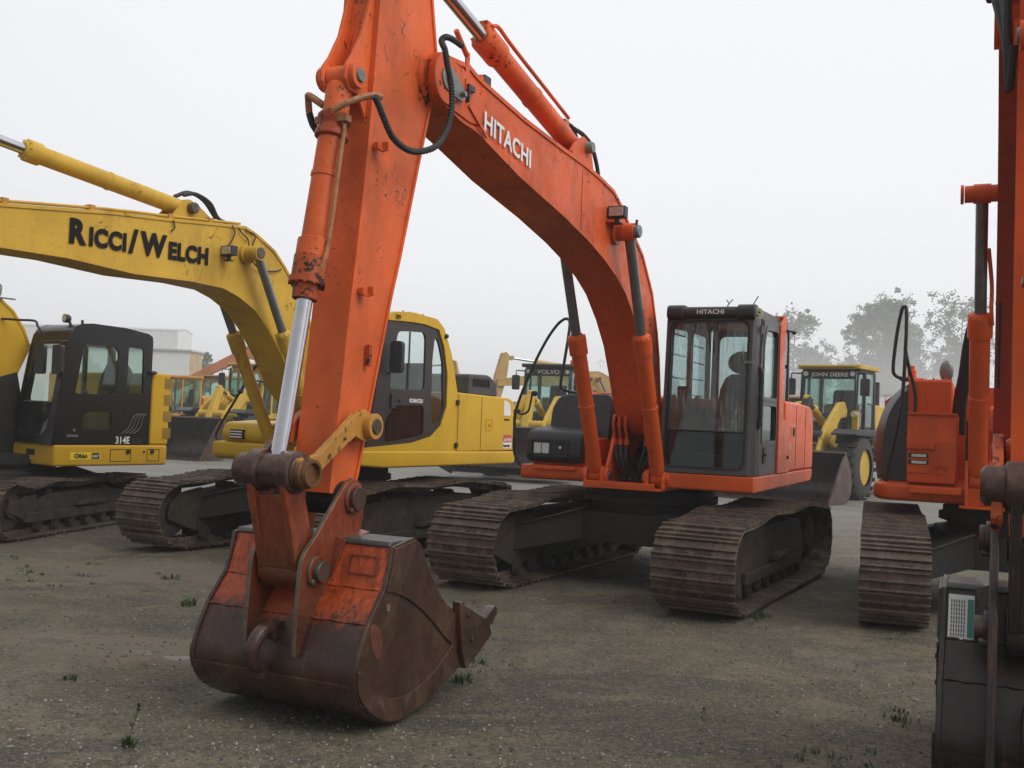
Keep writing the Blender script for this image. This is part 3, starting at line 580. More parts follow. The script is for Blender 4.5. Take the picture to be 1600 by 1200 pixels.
# ------------------------------------------------------------------ upper body of the main orange machine
def cab_main(root):
    gy=MT['grey']; bl=MT['blackp']
    z0,z1=1.25,2.90
    lean=Vector((-.105,0,1.65)).normalized()
    cab=MB()
    # side panel (machine left) with door opening glass holes
    cab.plate(rnd([(-.28,z0),(.60,z0),(.66,1.7),(.64,2.5),(.50,2.86),(-.28,2.90)],.05,3)[::-1],
              [rnd([(-.18,2.04),(.50,2.04),(.47,2.60),(.40,2.76),(-.18,2.78)],.05,3),rnd([(-.18,1.56),(.50,1.56),(.50,1.98),(-.18,1.98)],.03,3)],.04,(0,1.335,0),(-1,0,0),(0,0,1)) if False else None
    def side(pts): return [(-x,z) for x,z in pts]
    cab.plate(side(rnd([(-.28,z0),(.62,z0),(.68,1.7),(.64,2.5),(.52,2.86),(-.28,2.90)],.05,3)),
              [side(rnd([(-.14,2.05),(.53,2.05),(.52,2.60),(.42,2.77),(-.14,2.79)],.06,3)),side(rnd([(-.14,1.60),(.53,1.60),(.53,1.99),(-.14,1.99)],.04,3))],.04,(0,1.33,0),(-1,0,0),(0,0,1))
    # right side panel with windows
    cab.plate(side([(-.85,z0),(.80,z0),(.86,1.7),(.72,2.86),(-.85,2.90)]),[side(rnd([(-.75,1.95),(-.10,1.95),(-.10,2.78),(-.75,2.78)],.06,3)),side(rnd([(0,1.75),(.68,1.75),(.62,2.76),(0,2.78)],.06,3))],.04,(0,.40,0),(-1,0,0),(0,0,1))
    # front frame, leaning back, glass bowed slightly
    o=(.885,.37,z0)
    cab.plate(rnd(rect(0,0,.91,1.63),[.10,.04,.05,.05],4),[rnd(rect(.05,.06,.865,1.57),.10,5)],.05,(.900,.37,z0),(0,1,0),(-.10,0,1.65),bevel=.008)
    # corner pillar sweeping round to the side
    rings=[]
    for k in range(13):
        z=z0+(z1-z0)*k/12; f=(z-z0)/(z1-z0); xf=.885-.10*f; xs=.65+.05*math.sin(f*PI*.9)-.08*f
        arc=[]
        for j in range(7):
            a=j/6*PI/2; arc.append(Vector((xs+(xf-xs)*math.cos(a),1.255+(1.333-1.255)*math.sin(a)-.03*f,z)))
        inn=[Vector((xs+(xf-xs)*math.cos(a)*.8-.01,1.235+(.05)*math.sin(a)-.03*f,z)) for a in [PI/2*(6-j)/6 for j in range(7)]]
        rings.append(arc+inn)
    cab.loft(rings)
    # roof
    rf=[(-.86,.40),(.70,.40),(.76,.46),(.76,1.18),(.66,1.30),(-.86,1.30)]
    cab.prismz(rnd(rf,.05,3),2.86,2.955)
    cab.prismz(rnd([(-.84,.44),(.60,.44),(.62,1.22),(-.84,1.24)],.08,3),2.95,2.985)
    # rear wall
    cab.plate([(.40,z0),(1.33,z0),(1.31,2.88),(.42,2.88)],[rnd(rect(.50,2.0,1.22,2.80),.08,4)],.04,(-.84,0,0),(0,1,0),(0,0,1))
    cab.box(-.84,.84,.40,1.29,z0,z0+.04); cab.box(-.84,.5,1.24,1.29,z0,1.55)
    c=cab.build('cab',gy,root,bevel=.004,ang=60)
    # windscreen with its split line
    m=MB(); L=1.48; q=[]
    for j in range(9):
        y=.41+.84*j/8; bow=.018*math.sin(PI*j/8); q.append((y,bow))
    rings=[]
    for zz in (.435,.9,1.3,1.60):
        f=zz/1.65; rings.append([Vector((.868-.10*f+b,y,z0+zz)) for y,b in q])
    m.loft(rings,closed=False,caps=False); m.build('windscreen',MT['glass_front'],c)
    m=MB(); m.loft([[Vector((.868-.10*zz/1.65+b,y,z0+zz)) for y,b in q] for zz in (.05,.25,.43)],closed=False,caps=False); m.build('lower_windscreen',MT['glass_dark'],c)
    m=MB(); m.tube([(.865+.01-.027,.44,z0+.435),(.885-.02,.80,z0+.435),(.865+.01-.027,1.24,z0+.435)],.011,6); m.build('sash',bl,c)
    # rubber seal round the windscreen
    m=MB(); m.plate(rnd(rect(.040,.05,.875,1.58),.10,5),[rnd(rect(.062,.073,.853,1.557),.09,5)],.02,(.909,.37,z0),(0,1,0),(-.10,0,1.65)); m.build('window_seal',bl,c)
    # side glass
    for nm,pts,g in (('window',[(-.15,2.04),(.54,2.04),(.53,2.62),(.43,2.78),(-.15,2.80)],'glass'),('window',[(-.15,1.59),(.54,1.59),(.54,2.0),(-.15,2.0)],'glass_dark')):
        m=MB(); m.prism(pts,1.300,1.308); m.build(nm,MT[g],c)
    m=MB(); m.plate(side(rnd([(-.16,2.02),(.56,2.02),(.55,2.62),(.44,2.81),(-.16,2.82)],.07,3)),[side(rnd([(-.125,2.06),(.52,2.06),(.51,2.60),(.41,2.76),(-.125,2.78)],.06,3))],.012,(0,1.338,0),(-1,0,0),(0,0,1))
    m.plate(side(rnd([(-.16,1.57),(.56,1.57),(.56,2.01),(-.16,2.01)],.05,3)),[side(rnd([(-.125,1.61),(.52,1.61),(.52,1.975),(-.125,1.975)],.04,3))],.012,(0,1.338,0),(-1,0,0),(0,0,1)); m.build('window_seal',bl,c)
    m=MB(); m.box(-.75,-.10,.372,.378,1.95,2.78); m.box(0,.66,.372,.378,1.76,2.77); m.build('window',MT['glass'],c)
    m=MB(); m.box(-.855,-.85,.50,1.22,2.0,2.8); m.build('rear_window',MT['glass'],c)
    for zz in (2.1,2.32,2.54): 
        pass
    m=MB()
    for zz in (2.08,2.27,2.46,2.65): m.tube([(-.72,.345,zz),(-.05,.345,zz)],.009,6)
    for zz in (2.0,2.25,2.5,2.72): m.tube([(.02,.345,zz),(.66,.345,zz)],.009,6)
    m.build('window_guard',bl,c)
    m=MB(); m.plate(rnd(rect(-.46,1.37,-.33,1.54),.02,3),[],.01,(0,1.341,0),(-1,0,0),(0,0,1)); m.box(.34,.45,1.341,1.362,1.45,1.475); m.build('door_handle',MT['black'],c,bevel=.003)
    m=MB(); m.tube(smooth([(.69,1.30,1.72),(.70,1.345,1.80),(.70,1.35,2.1),(.665,1.345,2.3),(.65,1.30,2.38)],5),.022,8); m.box(.665,.70,1.27,1.31,1.74,2.36); m.build('grab_handle',MT['black'],c)
    for z in (1.40,2.02,2.74):
        m=MB(); m.cyl((.655,1.325,z-.04),(.655,1.325,z+.04),.018,8); m.build('hinge',MT['pingrey'],c)
    m=MB(); m.box(.795,.84,1.20,1.29,2.38,2.41); m.build('latch',MT['pingrey'],c)
    # rain visor
    m=MB()
    vp=[(.72,2.86),(.83,2.84),(.865,2.875),(.86,2.935),(.82,2.965),(.72,2.965)]
    m.prism(rnd(vp,.02,2),.40,1.29)
    v=m.build('sun_visor',MT['black'],c)
    for a,b in ((.385,.56),(1.12,1.295)):
        m=MB(); m.prism(rnd([(.70,2.845),(.84,2.825),(.885,2.865),(.88,2.95),(.83,2.985),(.70,2.985)],.025,2),a,b); m.build('visor_end',MT['black'],v,bevel=.01)
    m=MB(); m.text('HITACHI',.062,(.868,.845,2.885),(0,1,0),(0,0,1),bold=.02,center=True,sx=1.15); m.build('lettering',MT['white'],v)
    # wiper, aerials, lamp, camera
    m=MB(); m.tube([(.84,.80,2.83),(.868,.845,2.66),(.885,.86,2.50)],.010,6); m.tube([(.84,.90,2.83),(.868,.85,2.70)],.006,6); m.tube([(.835,.93,2.80),(.86,.87,2.73)],.006,6); m.build('wiper',bl,c)
    m=MB(); m.tube([(.3,.85,2.98),(.34,.90,3.05),(.30,.93,3.10)],.006,6); m.tube([(.34,.90,3.05),(.36,.88,3.09)],.005,5); m.build('aerial',bl,c)
    m=MB(); m.tube([(.3,1.12,2.98),(.30,1.17,3.08),(.29,1.20,3.13)],.006,6); m.build('aerial',bl,c)
    m=MB(); m.cyl((.77,1.30,2.89),(.805,1.31,2.89),.062,20); m.cyl((.805,1.31,2.89),(.81,1.31,2.89),.05,20); dk=m.build('round_marker',MT['cream'],c)
    m=MB(); 
    for a in (0,1,2): m.cyl((.809,1.31+.024*math.cos(a*2.1+.5),2.89+.024*math.sin(a*2.1+.5)),(.813,1.31+.024*math.cos(a*2.1+.5),2.89+.024*math.sin(a*2.1+.5)),.010,8)
    m.build('marker_hole',MT['blackink'],dk)
    m=MB(); m.tube([(-.55,1.30,2.86),(-.57,1.36,2.84),(-.58,1.40,2.83)],.012,6); m.ball((-.58,1.415,2.825),.035,10,(1.2,.8,.7)); m.build('rear_marker',MT['black'],c)
    m=MB(); m.box(-.62,-.58,1.325,1.36,2.42,2.46); m.build('catch',MT['black'],c)
    # B pillar and rear quarter in body colour
    m=MB()
    m.prism([(-.30,1.25),(-.205,1.25),(-.20,1.9),(-.165,2.7),(-.20,2.87),(-.40,2.97),(-.52,2.98),(-.46,2.80),(-.42,2.4),(-.45,1.85),(-.84,1.80),(-.84,1.25)],1.325,1.352)
    m.prismz([(-.52,.42),(-.40,.42),(-.40,1.335),(-.52,1.335)],2.955,2.992)
    m.build('pillar',MT['orange_body'],c,bevel=.006)
    m=MB(); m.prism([(-.46,1.86),(-.84,1.86),(-.80,2.72),(-.74,2.84),(-.50,2.84),(-.43,2.4)],1.295,1.303); m.build('quarter_window',MT['glass_dark'],c)
    m=MB(); m.loft([[Vector((a,b,1.78)) for a,b in ((-.85,1.24),(-.85,1.31),(-.81,1.325),(-.81,1.24))],[Vector((a,b,2.86)) for a,b in ((-.85,1.20),(-.85,1.27),(-.79,1.29),(-.79,1.20))]]); m.build('pillar',gy,c)
    # interior
    i=MB(); i.prism([(-.55,1.35),(.05,1.35),(.08,1.60),(-.02,1.70),(-.50,1.70)],.62,1.12); s=i.build('seat_base',MT['seat'],c,bevel=.02)
    i=MB(); i.prism(rnd([(-.05,1.72),(-.50,1.70),(-.55,1.78),(-.05,1.82),(.02,1.78)],.03,3),.62,1.12)
    i.loft([[Vector((-.42-.12*f+dx,.87+sy*w_,1.74+.60*f)) for dx,sy in ((0.07,-1),(0.07,1),(-.07,1),(-.07,-1))] for f,w_ in ((0,.24),(.3,.26),(.7,.24),(.92,.19),(1,.12))]); i.build('seat',MT['seat'],s,bevel=.02)
    i=MB(); i.ball((-.46,.87,2.47),.165,16,(.55,1.0,.80)); i.box(-.51,-.47,.84,.86,2.28,2.42); i.box(-.51,-.47,.88,.90,2.28,2.42); i.build('headrest',MT['seat'],s)
    i=MB(); i.box(-.35,.15,.47,.60,1.4,1.88); i.box(-.35,.15,1.14,1.25,1.4,1.85); i.tube([(.1,.53,1.88),(.14,.53,2.02)],.018,8); i.ball((.145,.53,2.04),.03,8); i.tube([(.1,1.19,1.85),(.14,1.19,1.99)],.018,8); i.ball((.145,1.19,2.02),.03,8)
    i.build('console',MT['black'],c,bevel=.01)
    i=MB()
    for y in (.78,.92): i.tube([(.45,y,1.3),(.40,y,1.7)],.012,6); i.box(.35,.60,y-.05,y+.05,1.33,1.35)
    i.box(.66,.78,.45,1.22,1.29,1.45); i.box(.55,.70,.47,.62,1.45,1.62); i.box(.60,.70,.95,1.2,1.45,1.55); i.build('pedal_set',MT['black'],c,bevel=.005)
    i=MB(); i.box(.50,.56,.44,.50,1.3,2.0); i.box(.45,.60,.44,.56,1.95,2.15); i.build('monitor',MT['black'],c,bevel=.01)
    i=MB(); i.box(-.80,-.62,.45,1.25,1.3,1.95); i.build('rear_console',MT['black'],c,bevel=.02)
    return c
def main_upper(root):
    ob=MT['orange_body']
    m=MB(); m.prism([(.895,1.085),(.905,1.11),(.905,1.245),(-2.36,1.245),(-2.38,1.23),(-2.36,1.14),(-2.26,1.10)],.36,1.345)
    o=m.build('side_deck',ob,root,bevel=.02)
    m=MB(); m.prism([(.70,1.08),(.73,1.12),(.73,1.235),(-2.3,1.235),(-2.3,1.08)],-1.30,-.42); m.build('side_deck',ob,root,bevel=.02)
    m=MB(); m.prismz(rnd([(.98,-.44),(.98,.42),(-2.0,.42),(-2.0,-.44)],.03,2),1.045,1.075); m.prism([(.98,1.06),(.98,1.12),(.93,1.12),(.93,1.06)],-.44,.34)
    for s in (-1,1):
        m.prism([(.95,1.07),(.95,1.20),(.90,1.27),(.78,1.27),(.70,1.40),(.45,1.9),(.30,2.05),(.10,2.08),(-.1,1.95),(-.5,1.3),(-.6,1.07)],s*.27,s*.235)
        m.prism([(.97,1.07),(.97,1.17),(.91,1.25),(.80,1.25),(.72,1.17),(.70,1.07)],s*.415,s*.44)
    m.box(.05,.1,-.24,-.14,1.07,1.75); m.box(.05,.1,.14,.24,1.07,1.75); m.box(.05,.1,-.24,.24,1.55,1.85)
    o=m.build('centre_frame',ob,root,bevel=.004)
    m=MB(); m.box(-.35,-.28,-.42,.36,1.07,1.9); m.box(.02,.04,-.23,.23,1.1,1.6); m.build('bulkhead',MT['dark'],root)
    # counterweight and hood
    m=MB(); cw=[(-2.05,-1.3)]+[(-2.05-.68*math.cos(a),1.30*math.sin(a)) for a in [(-PI/2+PI*k/16)*.86 for k in range(17)]]+[(-2.05,1.3)]
    m.prismz(cw,1.06,2.0); m.build('counterweight',ob,root,bevel=.03)
    hood=[(-.66,1.25),(-.64,2.06),(-1.5,2.055),(-2.20,2.035),(-2.37,1.99),(-2.455,1.89),(-2.47,1.30),(-2.45,1.25)]
    m=MB(); m.prism(rnd([hood[0],hood[1],hood[2],hood[3],hood[4],hood[5],hood[6],hood[7]],.04,3),-1.3,1.333); h=m.build('engine_hood',ob,root,bevel=.03)
    m=MB(); m.box(-1.305,-1.295,1.30,1.336,1.27,2.02); m.box(-1.905,-1.895,1.30,1.336,1.27,2.02); m.build('door_gap',MT['dark'],h)
    for k in range(7): 
        m=MB() if k==0 else m; m.box(-1.95-.05*k,-1.975-.05*k,.7,1.26,2.035,2.062)
    m.build('vent',MT['dark'],h)
    m=MB(); m.box(-1.20,-1.12,1.334,1.345,1.66,1.76); m.build('latch',MT['black'],h,bevel=.004)
    m=MB(); m.tube([(-.72,1.345,1.42),(-.72,1.37,1.42)],.02,8); m.build('stay_knob',MT['black'],h)
    # lettering on the hood side door
    m=MB(); m.text('ZX',.16,(-.80,1.335,1.66),(-1,0,0),(0,0,1),bold=.015,sx=1.3); m.build('lettering',MT['gold'],h)
    m=MB(); m.text('200',.14,(-.78,1.335,1.49),(-1,0,0),(0,0,1),bold=.01,sx=.95); m.build('lettering',MT['cream'],h)
    m=MB(); m.text('LC',.10,(-.86,1.335,1.36),(-1,0,0),(0,0,1),bold=.005); m.build('lettering',MT['cream'],h)
    # storage box (machine right, front): orange base, dark grey moulded cover with lamps
    m=MB(); m.prism([(.64,1.235),(.66,1.5),(.55,1.56),(-.3,1.56),(-.3,1.235)],-1.20,-.43); tb=m.build('storage_box',ob,root,bevel=.015)
    m=MB(); prof=rnd([(.735,1.27),(.775,1.35),(.765,1.53),(.70,1.62),(.40,1.665),(.05,1.68),(.05,1.28)],.05,4)
    rings=[]
    for y,sc in ((-1.235,.90),(-1.215,.97),(-1.16,1.0),(-.62,1.0),(-.575,.97),(-.56,.90)):
        rings.append([Vector((.4+(x-.4)*sc,y,1.46+(z-1.46)*sc)) for x,z in prof])
    m.loft(rings); cv=m.build('box_cover',MT['black'],tb)
    m=MB(); m.plate(rnd(rect(0,0,.42,.17),.03,3),[],.012,(.778,-1.14,1.345),(0,1,0),(-.02,0,1)); r_=m.build('lamp_recess',MT['blackp'],cv,bevel=.003)
    m=MB(); m.plate(rnd(rect(0,0,.44,.19),.035,3),[rnd(rect(.012,.012,.428,.178),.03,3)],.02,(.792,-1.15,1.335),(0,1,0),(-.02,0,1)); m.build('bezel',MT['black'],r_,bevel=.003)
    for y in (-1.115,-1.02):
        m=MB(); m.plate(rnd(rect(0,0,.085,.115),.012,2),[],.012,(.790,y,1.37),(0,1,0),(-.02,0,1)); m.build('headlamp',MT['lens_clear'],r_,bevel=.004)
    m=MB(); m.plate(rnd(rect(0,0,.12,.08),.012,2),[],.01,(.784,-.895,1.385),(0,1,0),(-.02,0,1)); la=m.build('latch',MT['black'],r_,bevel=.004)
    m=MB(); m.cyl((.786,-.80,1.44),(.794,-.80,1.44),.016,12); m.build('key_plug',MT['white'],r_)
    m=MB(); m.box(.70,.775,-1.12,-.62,1.195,1.24); m.build('step',ob,root,bevel=.006)
    m=MB(); m.prism([(.56,1.25),(.66,1.25),(.62,1.52),(.50,1.56)],-.56,-.43); m.build('box_panel',ob,root,bevel=.01)
    # fuel tank cover
    m=MB(); prof=rnd([(-.22,-1.14+1.0),(0,0)],0) if False else None
    yz=rnd([(-1.16,1.55),(-1.155,1.88),(-1.09,2.01),(-.98,2.045),(-.48,2.06),(-.42,2.0),(-.42,1.55)],[0,.06,.06,.04,.05,.03,0],3)
    rings=[]
    for x,sc in ((.31,.955),(.30,.985),(.26,1.0),(-.55,1.0)):
        rings.append([Vector((x-.10*((z-1.55)/.5) if x>.2 else x,-.79+(y+.79)*sc,1.8+(z-1.8)*sc)) for y,z in yz])
    m.loft(rings); m.build('tank_cover',MT['darkgrey'],root,bevel=.01)
    m=MB(); m.prism([(-.60,1.24),(-.60,2.10),(-1.8,2.10),(-1.8,1.24)],-1.28,-.40); m.build('hydraulic_tank',ob,root,bevel=.02)
    m=MB(); m.lathe((-.35,-.95,2.05),(0,0,1),[(0,.16),(.02,.16),(.03,.06),(.07,.05)],18); m.build('filler_cap',ob,root)
    # handrail with mirror stub
    pts=[(.60,-.95,1.16),(.62,-1.14,1.14),(.62,-1.34,1.21),(.61,-1.44,1.36),(.60,-1.455,1.6),(.58,-1.45,1.85),(.55,-1.30,2.28),(.52,-1.15,2.61),(.50,-1.03,2.80),(.52,-.93,2.875),(.53,-.87,2.875),(.55,-.84,2.82),(.56,-.85,2.66),(.56,-.885,2.40),(.56,-.92,2.15),(.52,-.90,2.085),(.28,-.80,2.05)]
    h=hose(root,pts,.017,'black','handrail',5)
    m=MB(); m.box(.57,.63,-1.46,-1.40,1.80,1.84); m.tube(smooth([(.60,-1.43,1.82),(.62,-1.36,1.79),(.62,-1.28,1.83),(.60,-1.26,1.95),(.59,-1.25,2.05)],4),.012,6); m.ball((.60,-1.22,2.03),.035,10,(.8,1.2,.9)); m.build('mirror_bracket',MT['black'],h)
    # boom cylinder feet, clevis pins
    for s in (-1,1):
        pinat(root,.84,1.17,s*.34-.16,s*.34+.16,.055,MT['pin'],'foot_pin')
        for q_ in (-1,1):
            m=MB(); m.cyl((.84,s*.34+q_*.085,1.17),(.84,s*.34+q_*.145,1.17),.085); m.build('foot_boss',ob,root,bevel=.008)
    # pipes and hoses round the boom foot
    for y in (-.17,-.10,-.235,.12,.19,.245):
        hose(root,[(.55,y,1.42),(.60,y,1.60),(.66,y,1.74),(.62,y,1.80),(.56,y-.01,1.74),(.56,y-.015,1.6)],.016,'rubber' if False else 'rubber','hose',4)
        m=MB(); m.tube(smooth([(.60,y,1.56),(.67,y,1.72),(.64,y,1.81),(.57,y,1.79),(.55,y,1.70)],4),.017,8); m.box(.56,.62,y-.022,y+.022,1.50,1.56); m.build('pipe',MT['orange_right'],root)
        hose(root,[(.58,y,1.52),(.66,y*.8,1.35),(.60,y*.4,1.18),(.45,y*.2,1.12)],.022,'rubber','hose',5)
    for k in range(5):
        y=-.12+.07*k; hose(root,[(.1,y,1.5),(.35,y+.03,1.38),(.55,y-.02,1.2),(.70,y+.04,1.12)],.024,'rubber','hose',5)
    cab_main(root)
def main_machine():
    F=Frame(1.618,11.633,.455); root=empty('excavator',F.o,F.rz)
    tag(root,'large orange excavator in the middle with its brown bucket curled on the ground in front','excavator','excavators parked in the yard')
    crawler(root,.455-.491,w=.773,mt='track')
    main_upper(root)
    hw=.21
    tp=F.xz([(687,88),(735,106),(747,121),(757,131),(820,187),(880,233),(913,257),(940,280),(960,300),(972,323),(983,350),(1005,400),(1020,460),(1027,520),(1030,560)],hw)
    bL=F.xz([(680,129),(703,158),(723,187),(743,200),(760,217),(813,273),(880,333),(920,373),(943,400),(963,428),(979,463)],hw)
    bR=F.xz([(916,457),(932,498),(944,539),(952,584),(959,628)],-hw)
    tp=tp[:1]+tp[1:]
    top=tp+[(.44,2.0),(.30,1.92),(.12,1.93)]
    bot=[b for b in bL if b[0]>1.75]+[b for b in bR]+[(.50,1.66),(.30,1.55),(.10,1.56)]
    # blend the two traces of the lower plate where they meet
    bot.sort(key=lambda p:-p[0] if p[0]>.45 else 9)
    bot=[p for p in bot if p[0]>.45]; bot.sort(key=lambda p:-p[0]); bot+= [(.36,1.60),(.16,1.62)]
    top=[(5.44,4.05),(5.36,4.12)]+[p for p in top if p[0]<5.2]; bot=[(5.45,3.92),(5.38,3.84)]+[p for p in bot if p[0]<5.2]
    b=boom_body(root,top,bot,hw,MT['orange'],'boom',.02,seams=[((4.78,4.05),(4.78,3.74)),((2.83,3.95),(2.83,3.40))])
    for s in (-1,1):
        m=MB(); m.lathe((5.33,s*.205-.01 if s<0 else .195,3.965),(0,1,0),[(0,.165),(.05,.165)],26); m.prism([(5.44,4.05),(5.40,4.12),(5.1,4.12),(4.86,4.06),(4.80,3.98),(4.80,3.80),(4.95,3.78),(5.2,3.80),(5.42,3.88)],*( (.195,.222) if s>0 else (-.222,-.195)))
        m.build('tip_plate',MT['orange'],b,bevel=.004)
    m=MB(); m.lathe((5.33,-.25,3.965),(0,1,0),[(0,.06),(.50,.06)],18); m.build('pin',MT['pin'],b)
    m=MB(); m.prism(rnd([(5.42,3.99),(5.34,4.06),(5.22,4.03),(5.10,3.95),(5.10,3.87),(5.20,3.87),(5.38,3.90)],.05,4),.24,.256); m.cyl((5.30,.256,3.97),(5.30,.268,3.97),.055,20); m.cyl((5.15,.256,3.915),(5.15,.29,3.915),.022,6); m.build('lock_plate',MT['pingrey'],b,bevel=.003)
    m=MB(); m.prism([(5.0,3.88),(4.72,3.73),(4.70,3.745),(4.98,3.905)],.222,.236); m.build('stiffener',MT['orange'],b)
    m=MB(); m.text('HITACHI',.192,(4.74,hw,3.795),(-1,0,-.112),(-.0,0,1),bold=.02,sx=1.06); m.build('lettering',MT['white'],b)
    # boom cylinder boss, pin and boom cylinders
    px,pz=2.0,3.545
    m=MB(); m.lathe((px,-.30,pz),(0,1,0),[(0,.085),(.60,.085)],22); m.lathe((px,-.235,pz),(0,1,0),[(0,.12),(.47,.12)],22); m.build('cylinder_boss',MT['orange'],b)
    pinat(b,px,pz,-.46,.46,.062,MT['pingrey']); m=MB(); m.cyl((px,.42,pz),(px,.42,pz+.11),.014,8); m.build('grease_nipple',MT['pin'],b)
    for s in (-1,1):
        hyd(root,'boom_cylinder',(.84,s*.345,1.17),(px,s*.345,pz),.60,.078,.050,MT['orange_right'],'steelrod',collar=.20,eye=.085,eyew=.12)
    # arm cylinder on top of the boom
    m=MB()
    for s in (-1,1): m.prism([(3.05,4.0),(2.85,4.20),(2.66,4.30),(2.52,4.28),(2.46,4.20),(2.35,3.93)],s*.10,s*.125)
    m.build('cylinder_bracket',MT['orange'],b,bevel=.004)
    ac=hyd(root,'arm_cylinder',(2.58,0,4.215),(5.38,0,4.80),.655,.088,.052,MT['orange'],'chrome',collar=.26,eye=.095,eyew=.15)
    pinat(root,2.58,4.215,-.19,.19,.052,MT['pingrey'])
    ax=(Vector((5.38,0,4.80))-Vector((2.58,0,4.215))).normalized(); up_=Vector((-ax.z,0,ax.x))
    def on(s_,h,y=0.0): p=Vector((2.58,0,4.215))+ax*s_+up_*h; return Vector((p.x,y,p.z))
    m=MB(); m.tube(smooth([on(1.86,.09,-.02),on(1.80,.15,-.03),on(1.66,.16,-.04),on(1.55,.125,-.04),on(.9,.115,-.04),on(.35,.12,-.04),on(.28,.13,-.04)],4),.019,8)
    m.tube(smooth([on(1.86,.09,.06),on(1.78,.13,.07),on(1.5,.12,.07),on(.35,.12,.07)],4),.016,8)
    for q in (.30,1.86): 
        p=on(q,.10,-.03); m.box(-.045,.045,-.07,.07,-.03,.03,Matrix.Translation(p))
    m.build('pipe',MT['orange'],ac)
    hose(root,[on(.28,.13,-.04),on(.15,.18,-.03),on(.05,.19,-.02),on(-.02,.12,0)],.018,'rubber','pipe',5)
    hose(root,[on(.10,.15,.02),on(-.05,.16,.05),on(-.22,.13,.07),(2.24,.09,4.14),(2.20,.10,4.0),(2.17,.10,3.92)],.020,'rubber','hose',5)
    # valve block and pipe run on the boom top
    def topz(x):
        for (a,za),(c,zc) in zip(top,top[1:]):
            if c<=x<=a: return za+(zc-za)*(a-x)/max(1e-6,a-c)
        return 4.0
    for y in (-.15,.14):
        m=MB(); m.tube([(x,y,topz(x)+.05) for x in (4.7,4.3,3.9,3.5,3.1,2.7,2.3,2.05,1.8,1.5,1.2,.95)],.016,8); m.build('pipe',MT['orange'],b)
    for x in (4.72,3.0,1.3):
        m=MB(); m.box(x-.03,x+.03,-.18,.18,topz(x),topz(x)+.075); m.build('pipe_clamp',MT['orange'],b,bevel=.004)
    m=MB(); m.box(4.60,4.70,.10,.19,topz(4.65)+.01,topz(4.65)+.10); m.build('pipe_joint',MT['black'],b,bevel=.01)
    # hose loop from the boom to the bucket cylinder
    m=MB(); m.box(4.98,5.03,.20,.215,4.02,4.26); m.box(4.96,5.05,.2,.23,3.98,4.06); m.tube([(5.02,.21,4.23),(5.20,.22,4.34)],.02,8); m.build('hose_bracket',MT['orange'],b,bevel=.003)
    m=MB(); m.box(4.95,5.04,.222,.25,3.985,4.025); m.box(5.02,5.035,.222,.25,3.9,3.99); m.build('cable_clip',MT['black'],b)
    lp=F.xz([(722,72),(708,62),(697,58),(690,64),(687,80),(690,100),(696,130),(698,160),(694,190),(684,215),(668,232),(650,237),(630,230),(612,212),(600,185),(590,160),(585,150)],.30)
    pts=[(x,.30+(.04 if 3<i<11 else 0),z) for i,(x,z) in enumerate(lp)]
    hose(root,pts,.022,'rubber','hose',3,ribs=True)
    m=MB(); e=F.xz([(587,152),(575,150),(560,158),(552,168)],.24); m.tube(smooth([(e[0][0],.28,e[0][1]),(e[1][0],.25,e[1][1]),(e[2][0],.17,e[2][1]),(e[3][0],.10,e[3][1])],5),.02,8); m.build('hose_end',MT['rustpipe'],root)
    m=MB(); m.tube(smooth([(6.22,-.08,3.56),(6.24,-.17,3.62),(6.20,-.21,3.62),(6.18,-.215,3.54)],4),.022,8); m.build('hose_end',MT['rustpipe'],root)
    hose(root,[(6.18,-.215,3.54),(6.14,-.20,3.46),(6.05,-.17,3.42),(5.9,-.16,3.6)],.022,'rubber','hose',4)
    # lamp on the boom
    m=MB(); m.box(2.10,2.24,.20,.27,3.60,3.62); m.cyl((2.16,.26,3.62),(2.16,.26,3.66),.012,8); m.build('lamp_bracket',MT['orange'],b)
    worklamp(b,(2.17,.29,3.70))
    front_end(root,F,'main')
    return root
